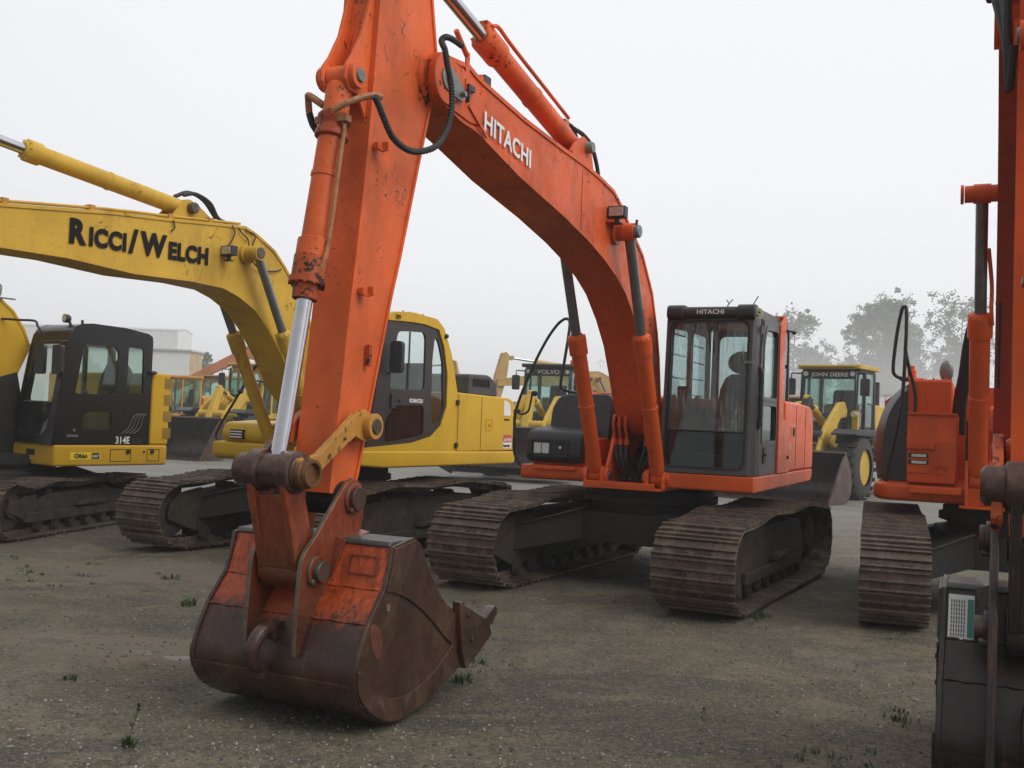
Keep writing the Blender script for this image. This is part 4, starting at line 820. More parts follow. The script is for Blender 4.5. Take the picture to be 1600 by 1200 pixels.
def right_machine():
    F=Frame(5.209,10.557,.442); root=empty('excavator',F.o,F.rz)
    tag(root,'orange excavator cut off by the right edge, its dark bucket close to the camera','excavator','excavators parked in the yard')
    crawler(root,.442-.34,w=.585,mt='track_r',top=.88)
    o=MT['orange_right']
    m=MB(); dk=[(.90,-1.20),(.80,-1.29)]; 
    pl=rnd([(.88,-.40),(.88,-1.22),(.70,-1.33),(-.9,-1.40),(-1.45,-1.0),(-1.70,0),(-1.45,1.0),(-.9,1.40),(.70,1.33),(.88,1.22),(.88,.40)],.08,4)
    m.prismz(pl,1.075,1.25); m.build('side_deck',o,root,bevel=.05)
    m=MB(); m.prismz(rnd(rect(-1.0,-.52,1.0,.52),.03,2),1.045,1.07); m.box(.9,.93,-.45,.45,1.07,1.24)
    for s in (-1,1):
        m.prism([(.97,1.07),(.97,1.40),(.90,1.50),(.76,1.50),(.70,1.3),(.70,1.07)],s*.44,s*.47); m.prism([(.97,1.07),(.97,1.40),(.90,1.50),(.76,1.50),(.70,1.3),(.70,1.07)],s*.24,s*.27)
        m.prism([(.6,1.07),(.55,1.8),(.30,2.05),(.05,2.05),(-.4,1.07)],s*.27,s*.235)
    m.box(.1,.14,-.24,.24,1.07,1.85)
    m.build('centre_frame',o,root,bevel=.005)
    m=MB(); m.box(-.3,-.2,-.5,.4,1.1,1.9); m.build('bulkhead',MT['dark'],root)
    for k in range(4):
        y=-.15+.1*k; hose(root,[(.16,y,1.75),(.30,y+.02,1.6),(.36,y,1.4),(.3,y+.03,1.2)],.03,'rubber','hose',5)
        m=MB(); m.box(.2,.32,y-.03,y+.03,1.70,1.86); m.build('pipe_joint',o,root,bevel=.004)
    # tool box with lamp slot, step, latch
    m=MB(); m.prism([(.88,1.26),(.90,1.29),(.90,1.66),(.84,1.92),(.80,1.94),(.1,1.94),(.1,1.26)],-1.0,-.555); tb=m.build('tool_box',o,root,bevel=.012)
    m=MB(); m.plate(rect(-1.005,0,-.56,.27),[],.012,(.902,0,1.665),(0,1,0),(-.06,0,.26)); m.box(.80,.86,-1.01,-.55,1.93,1.955); m.build('lid',o,tb,bevel=.004)
    m=MB(); m.box(.89,.955,-1.0,-.74,1.595,1.655); m.box(.89,.915,-.995,-.79,1.36,1.60); m.build('lamp_housing',o,tb,bevel=.006)
    for z in (1.465,1.53):
        m=MB(); m.box(.915,.922,-.985,-.80,z-.020,z+.022); lr=m.build('lamp_slot',MT['blackp'],tb,bevel=.003)
        m=MB(); m.box(.921,.928,-.955,-.82,z-.014,z+.015); m.build('headlamp',MT['lens_clear'],lr,bevel=.003)
    m=MB(); m.plate(rnd(rect(0,0,.125,.09),.01,2),[rnd(rect(.012,.012,.113,.078),.008,2)],.02,(.915,-.75,1.36),(0,1,0),(0,0,1)); m.cyl((.905,-.655,1.43),(.93,-.655,1.43),.014,10); m.build('latch',o,tb,bevel=.002)
    m=MB(); m.box(.88,.99,-.97,-.50,1.165,1.235); m.build('step',o,root,bevel=.01)
    # tank
    m=MB(); m.box(-.2,.50,-1.03,-.62,1.26,2.29); t=m.build('fuel_tank',o,root,bevel=.015)
    m=MB(); m.box(.05,.42,-.95,-.66,2.292,2.305); m.box(.05,.42,-1.13,-.98,2.292,2.31)
    m.bolts((.23,-.80,2.30),(0,0,1),.16,8,.014,.02); m.build('tank_lid',o,t,bevel=.004)
    m=MB(); m.lathe((.25,-1.02,2.30),(0,0,1),[(0,.09),(.02,.09),(.03,.045),(.10,.045),(.11,.03),(.15,.028)],16); m.build('filler_cap',o,t)
    # round dark grey side cowl
    m=MB(); rings=[]
    for k in range(9):
        a=k/8; x=.42-1.35*a; bul=math.sin(PI*min(1,a*.9+.12))*.06; sc=1-.10*(1-math.sin(PI*min(1,.5+a*.5)))
        prof=[(-.98,1.255),(-1.30-bul,1.255),(-1.33-bul,1.55),(-1.31-bul,1.80),(-1.24-bul,2.02),(-1.14-bul*.7,2.18),(-1.03,2.27),(-.98,2.28)]
        if k==0: prof=[(-1.0+(y+1.0)*.80,1.255+(z-1.255)*.94) for y,z in prof]
        rings.append([Vector((x,y,z)) for y,z in rnd(prof,.08,3)])
    m.loft(rings); m.build('side_cowl',MT['cowl'],root)
    m=MB(); rings=[]
    for a in [(-PI/2*.97+PI*.97*k/18) for k in range(19)]:
        x=-.55-1.15*math.cos(a); y=1.36*math.sin(a); rings.append([Vector((x,y,1.255)),Vector((x,y,2.1)),Vector((x*.9-.05,y*.85,2.25)),Vector((-.5,y*.3,2.27)),Vector((-.5,y*.3,1.255))])
    m.loft(rings,closed=True); m.build('counterweight',o,root)
    # handrail: tall double loop
    for dy,pts in ((0,[(.72,-1.02,1.20),(.73,-1.10,1.16),(.74,-1.19,1.20),(.74,-1.20,1.30),(.74,-1.13,1.70),(.74,-1.07,2.1),(.74,-1.05,2.6),(.74,-1.05,2.97),(.73,-1.075,3.02),(.71,-1.10,2.98),(.68,-1.14,2.75),(.66,-1.17,2.42),(.64,-1.15,2.33),(.62,-1.08,2.30),(.6,-1.03,2.30)]),(1,[(.74,-1.055,2.6),(.70,-1.02,2.42),(.64,-.97,2.22),(.62,-.95,2.05),(.64,-.97,1.9),(.70,-1.03,1.75)])):
        hose(root,pts,.018,'black','handrail',5)
    for k in range(4):
        hose(root,[(.25,-.52-.03*k,1.75),(.3,-.50-.03*k,2.1),(.38,-.46-.03*k,2.35),(.45,-.42-.02*k,2.6+.08*k),(.5,-.36,2.85)],.022,'rubber','hose',5)
    m=MB(); m.ball((-.1,-.70,2.42),.09,14,(.4,.8,1.3)); m.build('mirror',MT['pingrey'],root)
    # boom: rises steeply, underside seen
    top=[(5.44,4.30),(5.2,4.40),(4.0,4.40),(3.0,4.33),(2.4,4.22),(2.0,4.08),(1.5,3.75),(1.1,3.35),(.8,2.9),(.6,2.4),(.44,2.05),(.12,1.93)]
    bot=[(5.42,4.02),(5.2,3.98),(4.2,3.93),(3.0,3.75),(2.5,3.62),(2.0,3.38),(1.6,3.10),(1.3,2.80),(1.08,2.4),(.90,2.05),(.66,1.75),(.16,1.62)]
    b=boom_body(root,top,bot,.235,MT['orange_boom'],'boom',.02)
    px,pz=1.97,3.86
    m=MB(); m.lathe((px,-.50,pz),(0,1,0),[(0,.075),(.27,.075)],20); m.build('cylinder_boss',MT['orange_right'],b)
    m=MB(); m.lathe((px,.23,pz),(0,1,0),[(0,.075),(.27,.075)],20); m.build('cylinder_boss',MT['orange_right'],b)
    for s in (-1,1):
        m=MB(); m.lathe((px,s*.52-.012,pz),(0,1,0),[(0,.085),(.024,.085)],18); m.build('pin_cap',o,b)
        hyd(root,'boom_cylinder',(.86,s*.36,1.32),(px,s*.36,pz),.60,.088,.052,MT['orange_right'],'steelrod',collar=.22,eye=.09,eyew=.14)
        m=MB(); m.tube(smooth([(px-.15,s*.30,3.4),(px-.32,s*.27,3.1),(px-.33,s*.27,2.9),(px-.42,s*.26,2.75)],4),.018,8); m.build('pipe',MT['orange_right'],b)
        m=MB(); m.tube([(1.55,s*.20,2.95),(1.2,s*.2,2.5),(1.05,s*.2,2.2)],.014,6); m.build('cable',MT['rubber'],b)
    for k in range(3):
        hose(root,[(5.1,-.25-.02*k,4.35),(5.5,-.24-.03*k,4.45-.05*k),(5.78,-.20,4.1-.12*k),(5.75,-.18,3.6),(5.85,-.16,3.8)],.024,'rubber','hose',5)
    m=MB(); m.cyl((5.33,-.26,4.1),(5.33,.26,4.1),.13); m.build('boss',MT['orange_right'],b)
    front_end(root,F,'right')
    return root
def boxwin(m,pts,holes,y,t=.04,flip=False):
    """side panel in the XZ plane at Y=y with window holes, facing +Y"""
    f=lambda P:[(-x,z) for x,z in P]
    m.plate(f(pts),[f(h) for h in holes],t,(0,y,0),(-1,0,0),(0,0,1)); return m
def yellow_machine():
    F=Frame(-2.276,13.49,.538); root=empty('excavator',F.o,F.rz)
    tag(root,'long yellow excavator with black painted lettering along its boom, behind the orange arm','excavator','excavators parked in the yard')
    crawler(root,.538-.501,G=2.38,w=.712,L=3.64,mt='track')
    y=MT['yellow_body']
    m=MB(); m.prism([(1.12,1.12),(1.16,1.16),(1.16,1.30),(-2.32,1.27),(-2.34,1.14),(-2.30,1.09),(.7,1.09)],.33,1.36); m.build('side_deck',y,root,bevel=.03)
    m=MB(); m.prism([(.86,1.12),(.86,1.30),(-2.3,1.30),(-2.3,1.10),(.8,1.08)],-1.36,-.42); m.build('side_deck',y,root,bevel=.04)
    m=MB(); m.prismz(rect(-2.0,-.44,1.0,.42),1.045,1.075)
    for s in (-1,1):
        m.prism([(.95,1.07),(.95,1.25),(.75,1.3),(.45,1.9),(.30,2.05),(.10,2.08),(-.1,1.95),(-.6,1.07)],s*.29,s*.255)
    m.build('centre_frame',MT['yellow'],root)
    # front box on the machine's right side
    m=MB(); m.prism(rnd([(.80,1.30),(.85,1.40),(.78,1.55),(.3,1.58),(-.4,1.58),(-.4,1.28)],.05,3),-1.22,-.40); bx=m.build('storage_box',y,root,bevel=.06)
    m=MB(); m.box(.825,.86,-1.04,-.80,1.34,1.46); v=m.build('vent',MT['dark'],bx); m=MB()
    for k in range(3): m.box(.855,.868,-1.03,-.82,1.355+.035*k,1.372+.035*k)
    m.build('slat',MT['white'],v)
    m=MB(); m.box(-1.9,-.35,-1.30,-.42,1.28,2.05); m.build('tank',y,root,bevel=.05)
    # cab body: yellow shell and roof with dark door area
    out=[(-.80,1.27),(-.80,2.06),(-.64,2.53),(-.44,2.86),(-.28,2.96),(.25,2.99),(.62,2.96),(.72,2.90),(.72,2.85),(.3,2.87),(-.02,2.87),(-.33,2.83),(-.46,2.62),(-.56,2.27),(-.57,1.86),(-.46,1.61),(-.26,1.47),(.14,1.39),(1.09,1.33),(1.08,1.27)]
    holes=[]
    m=MB(); boxwin(m,out,holes,1.345); boxwin(m,[(-.80,1.27),(-.80,2.06),(-.44,2.86),(.7,2.92),(1.08,1.27)],[rnd([(.80,1.75),(.64,2.84),(-.38,2.83),(-.66,2.22),(-.70,1.85)],.05,3)],.44)
    m.prism([(-.44,2.86),(-.28,2.96),(.25,2.99),(.62,2.96),(.74,2.90),(.70,2.86),(-.40,2.82)],.40,1.30)
    m.box(-.80,-.76,.40,1.30,1.27,2.05); m.box(-.7,1.0,.44,1.30,1.27,1.33)
    for s in (.40,1.30): pass
    cab=m.build('cab',y,root,bevel=.012,ang=50)
    m=MB(); m.prism([(.60,2.84),(-.02,2.86),(-.34,2.82),(-.47,2.62),(-.57,2.27),(-.58,1.86),(-.47,1.60),(-.26,1.46),(.14,1.38),(.97,1.33),(.93,1.6),(.82,2.2),(.72,2.8)],1.308,1.31)
    ds=MB(); boxwin(ds,[(.70,2.84),(-.02,2.865),(-.335,2.825),(-.465,2.62),(-.565,2.27),(-.575,1.86),(-.465,1.605),(-.26,1.465),(.14,1.385),(1.02,1.335),(.90,1.9),(.80,2.5)],
        [rnd([(.50,2.74),(-.04,2.77),(-.08,2.68),(-.09,2.05),(.62,2.03),(.60,2.2)],.07,3),rnd([(.50,1.84),(.60,1.84) if False else (.44,1.84),(-.09,1.86),(-.10,1.48),(.68,1.39),(.68,1.66)],.06,3),rnd([(-.27,2.74),(-.36,2.68),(-.47,2.42),(-.52,1.86),(-.44,1.64),(-.30,1.60),(-.245,1.8),(-.235,2.45)],.05,3)],1.325,.03)
    d=ds.build('door',MT['brownblack'],cab,bevel=.004,ang=60)
    for pts,g in (([(.63,2.02),(.52,2.75),(-.05,2.78),(-.10,2.04)],'glass'),([(.70,1.38),(.46,1.86),(-.11,1.87),(-.12,1.46)],'glass_dark'),([(-.22,1.58),(-.22,2.75),(-.37,2.70),(-.54,2.2),(-.53,1.7)],'glass')):
        m=MB(); m.prism(pts,1.305,1.311); m.build('window',MT[g],d)
    m=MB(); m.box(.235,.262,1.312,1.32,2.05,2.75); m.build('window_bar',MT['black'],d)
    m=MB(); m.box(.50,.60,1.325,1.345,1.80,1.98); m.cyl((.42,1.325,1.90),(.42,1.35,1.90),.02,8); m.build('door_handle',MT['black'],d,bevel=.006)
    m=MB(); m.text('KOMATSU',.068,(.22,1.326,1.885),(-1,0,0),(0,0,1),bold=.03,sx=.85); m.build('lettering',MT['white'],d)
    m=MB(); m.text('309',.082,(.60,1.347,2.875),(-1,0,0),(0,0,1),bold=0,sx=.9); m.build('lettering',MT['blackink'],cab)
    # front glass and right glass
    m=MB(); m.loft([[Vector((1.08,.46,1.32)),Vector((1.08,1.28,1.32))],[Vector((.93,.46,2.0)),Vector((.93,1.28,2.0))],[Vector((.74,.46,2.86)),Vector((.74,1.28,2.86))]],closed=False,caps=False); m.build('windscreen',MT['glass_green'],cab)
    m=MB(); m.tube([(1.08,1.30,1.32),(.93,1.30,2.0),(.76,1.30,2.80),(.66,1.28,2.88)],.035,8); m.tube([(1.08,.44,1.32),(.93,.44,2.0),(.76,.44,2.80)],.03,8); m.box(.68,.78,.42,1.3,2.82,2.90); m.build('pillar',MT['grey'],cab)
    m=MB(); m.prism([(-.05,1.35),(-.4,1.35),(-.55,2.25),(-.42,2.42),(-.30,2.25),(-.18,1.80),(.25,1.80),(.25,1.62),(-.05,1.62)],.62,1.08); m.build('seat',MT['seat'],cab,bevel=.03)
    m=MB(); m.box(.1,.4,.48,.58,1.35,1.9); m.box(.1,.4,1.12,1.22,1.35,1.86); m.box(.55,.62,.46,.52,1.35,2.1); m.build('console',MT['black'],cab,bevel=.01)
    m=MB(); m.tube([(.66,1.30,2.20),(.70,1.42,2.25),(.68,1.46,2.35)],.012,6); m.prismx(rnd(rect(1.38,2.22,1.56,2.60),.06,4),.66,.72); m.build('mirror',MT['black'],cab,bevel=.015)
    for x in (.55,.12,-.02,-.30,-.14):
        m=MB(); m.cyl((x,1.1,2.95),(x,1.1,3.03 if x!=.55 else 3.08),.014,8); m.build('roof_stud',MT['yellow'],cab)
    m=MB(); m.ball((-.48,1.36,2.76),.03,8); m.build('rear_marker',MT['black'],cab)
    # engine side doors and hood
    hp=rnd([(-.80,1.275),(-.80,2.05),(-2.16,2.02),(-2.30,1.92),(-2.34,1.28)],[0,.02,.10,.05,0],4)
    m=MB(); m.prism(hp,-1.30,1.35); h=m.build('engine_hood',y,root,bevel=.02)
    m=MB(); m.prismz([(-2.05,-1.3)]+[(-2.05-.70*math.cos(a),1.30*math.sin(a)) for a in [(-PI/2+PI*k/16)*.86 for k in range(17)]]+[(-2.05,1.3)],1.10,2.0); m.build('counterweight',y,root,bevel=.04)
    m=MB(); m.box(-.835,-.825,1.33,1.353,1.29,2.03); m.box(-1.405,-1.397,1.33,1.353,1.29,2.01); m.build('door_gap',MT['dark'],h)
    m=MB(); m.plate(rnd(rect(0,0,.17,.16),.01,2),[rnd(rect(.012,.012,.158,.148),.01,2)],.012,(-1.52,1.358,1.56),(-1,0,0),(0,0,1)); m.cyl((-1.62,1.352,1.64),(-1.62,1.37,1.64),.022,8); m.build('latch',y,h)
    for z in (1.36,1.92): 
        m=MB(); m.box(-.83,-.77,1.35,1.375,z-.03,z+.03); m.build('hinge',MT['black'],h,bevel=.004)
    m=MB(); m.plate([(-.0,0),(.16,0),(.20,.02),(.17,.16),(.10,.20),(.0,.22)],[],.003,(-1.98,1.354,1.77),(-1,0,0),(0,0,1)); m.build('torn_sticker',MT['white'],h)
    m=MB(); m.text('Sal Ross Rents',.036,(-2.0,1.353,1.705),(-1,0,0),(0,0,1),bold=.02,sx=.62); m.build('lettering',MT['blackink'],h)
    m=MB(); m.plate(rnd(rect(0,0,.23,.19),.03,3),[],.002,(-1.99,1.353,1.31),(-1,0,0),(0,0,1)); st=m.build('warning_sticker',MT['white'],h)
    m=MB(); m.plate(rnd(rect(0.0,.085,.23,.19),.03,3),[],.002,(-1.99,1.3545,1.31),(-1,0,0),(0,0,1)); st2=m.build('red_band',MT['red'],st)
    m=MB(); m.text('DANGER',.058,(-2.035,1.356,1.415),(-1,0,0),(0,0,1),bold=.02,sx=.70); m.build('lettering',MT['white'],st2)
    m=MB(); m.add([(-1.998,1.357,1.415),(-2.03,1.357,1.415),(-2.014,1.357,1.46)],[(0,1,2)]); m.build('warning_triangle',MT['white'],st2)
    m=MB(); m.text('Keep Away',.05,(-2.0,1.356,1.335),(-1,0,0),(0,0,1),bold=.02,sx=.72); m.build('lettering',MT['blackink'],st)
    m=MB(); m.prism(rnd([(-1.66,2.04),(-1.69,2.34),(-2.2,2.35),(-2.42,2.25),(-2.46,2.04)],.06,4),.2,.95); ex=m.build('engine_cover',MT['darkgrey'],root,bevel=.03)
    m=MB()
    for k in range(9): m.box(-1.80-.05*k,-1.775-.05*k,.955,.965,2.17,2.28)
    m.build('vent',MT['dark'],ex)
    # handrail by the box
    hose(root,[(.80,-1.0,1.22),(.80,-1.18,1.24),(.80,-1.30,1.30),(.80,-1.33,1.42),(.80,-.99,1.89),(.78,-.60,2.42),(.76,-.50,2.50),(.72,-.3,2.50),(.6,-.2,2.45)],.016,'black','handrail',5)
    m=MB(); m.tube(smooth([(.80,-.93,1.96),(.8,-1.0,1.90),(.8,-1.12,1.92),(.8,-1.14,2.1),(.8,-1.14,2.25)],4),.012,6); m.ball((.80,-.94,1.95),.035,8); m.tube([(.78,-.75,2.1),(.78,-.4,2.06),(.78,-.35,2.08)],.012,6); m.build('handrail',MT['black'],root)
    # boom
    hw=.235
    top=F.xz([(-60,316),(0,320),(90,327),(180,333.5),(258,343),(330,350),(384,356),(402,368),(429,393),(444,416),(456,437),(470,468),(483,500)],hw)+[(.75,2.55),(.62,2.2),(.40,2.0),(.12,1.95)]
    bot=F.xz([(-60,374),(0,383),(105,400),(210,425),(300,437),(350,448),(375,462),(400,483),(420,513),(443,557),(463,607)],hw)+[(.70,1.72),(.16,1.62)]
    top=[(6.2,3.25)]+top; bot=[(6.2,3.02)]+bot
    b=boom_body(root,top,bot,hw,MT['yellow'],'boom',.02,seams=[((2.40,3.74),(2.62,3.12)),((5.0,3.45),(5.0,3.12))])
    o=F.xz([(108,377)],hw)[0]; e=F.xz([(325,413)],hw)[0]; dr=Vector((e[0]-o[0],0,e[1]-o[1])); ln=dr.length
    parts=[('R',.315,0),('ICCI',.24,0),('/',.315,0),('W',.315,0),('ELCH',.24,0)]
    m=MB(); u=dr.normalized(); s_=0.0; W=[]
    for tx,sz,_ in parts:
        q=MB(); q.text(tx,sz,(0,0,0),(1,0,0),(0,0,1),bold=.05); x0=min(v[0] for v in q.v); x1=max(v[0] for v in q.v); W.append((x0,x1))
    gap=.030; tot=sum(b_-a_ for a_,b_ in W)+gap*4; fx_=ln/tot
    for (tx,sz,_),(a_,b_) in zip(parts,W):
        p=Vector((o[0],hw,o[1]))+u*(s_-a_*fx_); m.text(tx,sz,p,u,(0,0,1),bold=.05,sx=fx_,t=.0016); s_+=(b_-a_+gap)*fx_
    m.build('lettering',MT['blackink'],b)
    px,pz=1.965,3.49
    m=MB(); m.lathe((px,-.33,pz),(0,1,0),[(0,.085),(.66,.085)],20); m.lathe((px,-.27,pz),(0,1,0),[(0,.11),(.54,.11)],20); m.build('cylinder_boss',MT['yellow'],b)
    pinat(b,px,pz,-.47,.47,.07,MT['pin'])
    for s in (-1,1):
        hyd(root,'boom_cylinder',(.72,s*.40,1.22),(px,s*.40,pz),.62,.078,.05,MT['yellow'],'steelrod',collar=.24,eye=.085,eyew=.12)
    hyd(root,'arm_cylinder',(2.70,0,3.88),(5.6,0,4.17),.655,.088,.052,MT['yellow'],'chrome',collar=.16,eye=.10,eyew=.16)
    m=MB()
    for s in (-1,1): m.prism([(3.0,3.70),(2.82,3.92),(2.72,3.97),(2.62,3.94),(2.3,3.76)],s*.10,s*.125)
    m.build('cylinder_bracket',MT['yellow'],b); pinat(b,2.70,3.88,-.2,.2,.06,MT['pin'])
    for q in ([(2.75,.05,4.02),(2.60,.07,4.06),(2.40,.08,4.0),(2.28,.08,3.86),(2.15,.09,3.82)],[(2.80,-.03,4.0),(2.62,-.02,4.08),(2.42,0,4.03),(2.25,.02,3.86)]): hose(root,q,.022,'rubber','hose',5)
    def topz(x):
        for (a,za),(c,zc) in zip(top,top[1:]):
            if c<=x<=a: return za+(zc-za)*(a-x)/max(1e-6,a-c)
        return 3.6
    for yy in (-.12,.17,.20):
        m=MB(); m.tube([(x,yy,topz(x)+.045) for x in (5.2,4.8,4.3,3.9,3.5,3.1,2.7,2.3,2.05)],.014,8); m.build('pipe',MT['yellow'],b)
    for x in (4.9,4.0,3.05,2.5):
        m=MB(); m.box(x-.03,x+.03,.14,.225,topz(x),topz(x)+.07); m.build('pipe_clamp',MT['ochre'],b)
    for q in ([(2.20,.23,3.78),(2.18,.26,3.70),(2.22,.26,3.60),(2.28,.26,3.52)],[(2.1,.23,3.77),(2.06,.26,3.70),(1.98,.26,3.66),(1.97,.27,3.58)],[(2.0,.24,3.76),(1.86,.25,3.72),(1.90,.26,3.60)],[(1.95,.30,3.42),(1.75,.26,3.34),(1.5,.25,3.36),(1.40,.24,3.40)],[(3.03,.24,3.68),(3.02,.25,3.60),(3.06,.25,3.56)]): hose(b,q,.008,'rubber','cable',5)
    worklamp(b,(2.30,.31,3.47))
    return root
def black_cab_machine():
    F=Frame(-6.905,14.104,.631); root=empty('excavator',F.o,F.rz)
    tag(root,'yellow excavator with a black cab, cut off by the left edge of the photo','excavator','excavators parked in the yard')
    crawler(root,.631-.189,G=1.99,w=.52,L=2.85,Rf=.33,Rs=.30,N=42,mt='track_c',fz=.38,sz=.38,top=.68,nroll=6)
    y=MT['cat_yellow']; k=MT['blackp']
    m=MB(); m.prismz(rnd([(.02,.30),(.02,1.29),(-1.68,1.29),(-1.80,.9),(-1.9,0),(-1.80,-.9),(-1.6,-1.29),(.3,-1.29),(.3,-.42),(.02,-.42)],.05,3),.885,1.165); dk=m.build('side_deck',y,root,bevel=.03)
    m=MB(); 
    for a,b_ in ((-.78,-1.10),(-1.35,-1.55)): m.plate([(-x,z) for x,z in rnd([(a,.94),(a,1.11),(b_,1.11),(b_,.94)],.01,2)],[[(-x,z) for x,z in rnd([(a-.008,.948),(a-.008,1.102),(b_+.008,1.102),(b_+.008,.948)],.01,2)]],.006,(0,1.294,0),(-1,0,0),(0,0,1))
    m.build('panel_gap',MT['dark'],dk)
    for x in (-1.05,-1.43,-1.30): 
        m=MB(); m.cyl((x,1.29,1.075),(x,1.31,1.075),.03 if x!=-1.30 else .012,12); m.build('latch',MT['black'],dk)
    m=MB(); m.box(.018,.026,.62,.82,1.01,1.09); m.build('vent',MT['dark'],dk)
    m=MB(); m.plate(rect(0,0,.44,.10),[],.003,(-.20,1.2935,.97),(-1,0,0),(0,0,1)); st=m.build('dealer_sticker',plain('sticker_yellow',(.75,.55,.03),.5,0,.05,0,10),dk)
    m=MB(); m.text('Ohio',.078,(-.26,1.295,.995),(-1,0,0),(0,0,1),bold=.03,sx=1.1); m.build('lettering',MT['blackink'],st)
    m=MB(); m.plate(rect(0,0,.11,.08),[],.001,(-.51,1.295,.98),(-1,0,0),(0,0,1)); bk=m.build('badge',MT['blackink'],st)
    m=MB(); m.text('CAT',.05,(-.515,1.2965,1.0),(-1,0,0),(0,0,1),bold=.03,sx=.9); m.build('lettering',MT['white'],bk)
    m=MB(); m.prismz(rnd([(-1.40,.5),(-1.40,1.27),(-1.70,1.27),(-1.78,.9),(-1.85,0),(-1.78,-.9),(-1.6,-1.27),(-1.3,-1.27),(-1.3,.5)],.04,4),1.165,2.18); m.prismz([(-1.28,-.5),(-1.28,-1.27),(.1,-1.27),(.1,-.5)],1.165,1.72); cw=m.build('counterweight',y,root,bevel=.05)
    m=MB()
    for i in range(4): z=1.26+.235*i; m.box(-1.73,-1.60,1.15,1.276,z,z+.15)
    m.build('vent',MT['ochre'] if False else plain('shaded_recess_yellow',(.25,.15,.02),.6,0,.2,.1,10),cw)  # darker yellow paints the shade of the recesses onto these blocks
    # cab
    out=[(.0,1.17),(.03,1.4),(.0,1.8),(-.10,2.45),(-.14,2.62),(-.20,2.72),(-.30,2.77),(-.45,2.785),(-.95,2.77),(-1.30,2.72),(-1.37,2.68),(-1.38,2.6),(-1.38,1.17)]
    holes=[rnd([(-.34,2.50),(-.80,2.50),(-.86,2.42),(-.83,1.85),(-.24,1.84)],.04,3),rnd([(-1.0,2.51),(-1.24,2.50),(-1.26,1.88),(-1.0,1.88)],.03,3),rnd([(-.46,1.62),(-.79,1.61),(-.79,1.42),(-.70,1.36),(-.37,1.38),(-.37,1.55)],.03,3)]
    m=MB(); boxwin(m,out,holes,1.27); boxwin(m,out,[rnd([(-.25,2.52),(-1.27,2.52),(-1.27,1.72),(-.12,1.72)],.06,3)],.38)
    m.plate(rnd([(.34,0),(1.27,0),(1.24,1.5),(.38,1.5)],.05,3),[rnd([(.44,.12),(1.10,.12),(1.12,1.34),(.50,1.34)],.10,5)],.05,(.06,0,1.17),(0,1,0),(-.20,0,1.5))
    m.prism([(-.16,2.66),(-.20,2.72),(-.30,2.765),(-.45,2.78),(-.95,2.765),(-1.37,2.70),(-1.38,2.62),(-.18,2.60)],.36,1.26); m.box(-1.38,-1.34,.36,1.26,1.17,1.75); m.box(-1.38,-1.34,.36,1.26,2.55,2.68); m.box(-1.3,.0,.36,1.26,1.17,1.20)
    cab=m.build('cab',k,root,bevel=.015,ang=50)
    m=MB(); m.prism([(-.30,2.53),(-.84,2.53),(-.88,1.82),(-.20,1.82)],1.245,1.25); m.prism([(-.98,2.53),(-1.27,2.53),(-1.28,1.86),(-.98,1.86)],1.245,1.25); m.prism([(-.35,1.65),(-.81,1.64),(-.81,1.35),(-.35,1.35)],1.245,1.25); m.build('window',MT['glass_green'],cab)
    m=MB(); m.add([(.03,.42,1.25),(.03,1.15,1.25),(-.14,1.15,2.58),(-.14,.46,2.58)],[(0,1,2,3)]); m.build('windscreen',MT['glass_green'],cab)
    m=MB(); m.box(-.93,-.87,.36,.40,1.7,2.6); m.build('pillar',k,cab)
    m=MB(); m.tube([(-.01,.44,1.72),(-.01,1.13,1.72)],.012,6); m.build('sash',MT['pingrey'],cab)
    m=MB(); m.prism([(-.75,1.20),(-1.15,1.20),(-1.25,2.2),(-1.12,2.35),(-1.0,2.1),(-.92,1.62),(-.55,1.62),(-.55,1.5),(-.75,1.45)],.6,1.02); m.build('seat',MT['seat'],cab,bevel=.03)
    m=MB(); m.box(-.8,-.5,.45,.55,1.2,1.75); m.box(-.8,-.5,1.08,1.18,1.2,1.70); m.tube([(-.5,1.13,1.7),(-.48,1.13,1.85)],.02,8); m.ball((-.48,1.13,1.87),.035,8); m.build('console',MT['black'],cab,bevel=.01)
    for yy,xx,dx in ((.98,.02,.30),(1.33,-.02,.12)):
        m=MB(); m.tube([(-.20,1.2,2.55),(xx+.05,yy,2.50),(xx+.05,yy,2.42)],.012,6); m.prismx(rnd(rect(yy-.11,2.08,yy+.11,2.46),.04,3),xx+.05,xx+.10); m.build('mirror',MT['black'],cab,bevel=.012)
    m=MB(); m.tube([(-.3,1.0,2.72),(-.28,.98,2.80)],.02,8); m.lathe((-.30,.95,2.84),(1,0,0),[(0,.04),(.03,.058),(.08,.058)],18); l=m.build('working_lamp',MT['black'],cab)
    m=MB(); m.cyl((-.222,.95,2.84),(-.215,.95,2.84),.042,16); m.build('lens',MT['lens_clear'],l)
    m=MB(); m.cyl((-.32,1.22,2.70),(-.32,1.22,2.82),.018,8); m.build('aerial',MT['black'],cab)
    m=MB(); m.ball((-1.38,1.31,2.18),.04,8,(1.5,1,.7)); m.build('rear_marker',MT['black'],cab)
    m=MB(); m.box(-.14,-.30,1.27,1.29,1.27,1.30); m.cyl((-.24,1.27,1.36),(-.24,1.30,1.36),.02,8); m.build('door_handle',MT['pingrey'],cab)
    m=MB(); m.text('314E',.135,(-.86,1.272,1.185),(-1,0,0),(0,0,1),bold=.02,sx=.80); m.build('lettering',MT['white'],cab)
    m=MB(); m.text('LCR',.11,(-1.12,1.272,1.185),(-1,0,0),(0,0,1),bold=.01,sx=.8); m.build('lettering',MT['darkgrey'],cab)
    m=MB()
    for i in range(4): m.tube(smooth([(-.95-.06*i,1.273,1.32),(-1.05-.06*i,1.273,1.40),(-1.12-.05*i,1.273,1.55),(-1.2-.04*i,1.273,1.60)],3),.010,5)
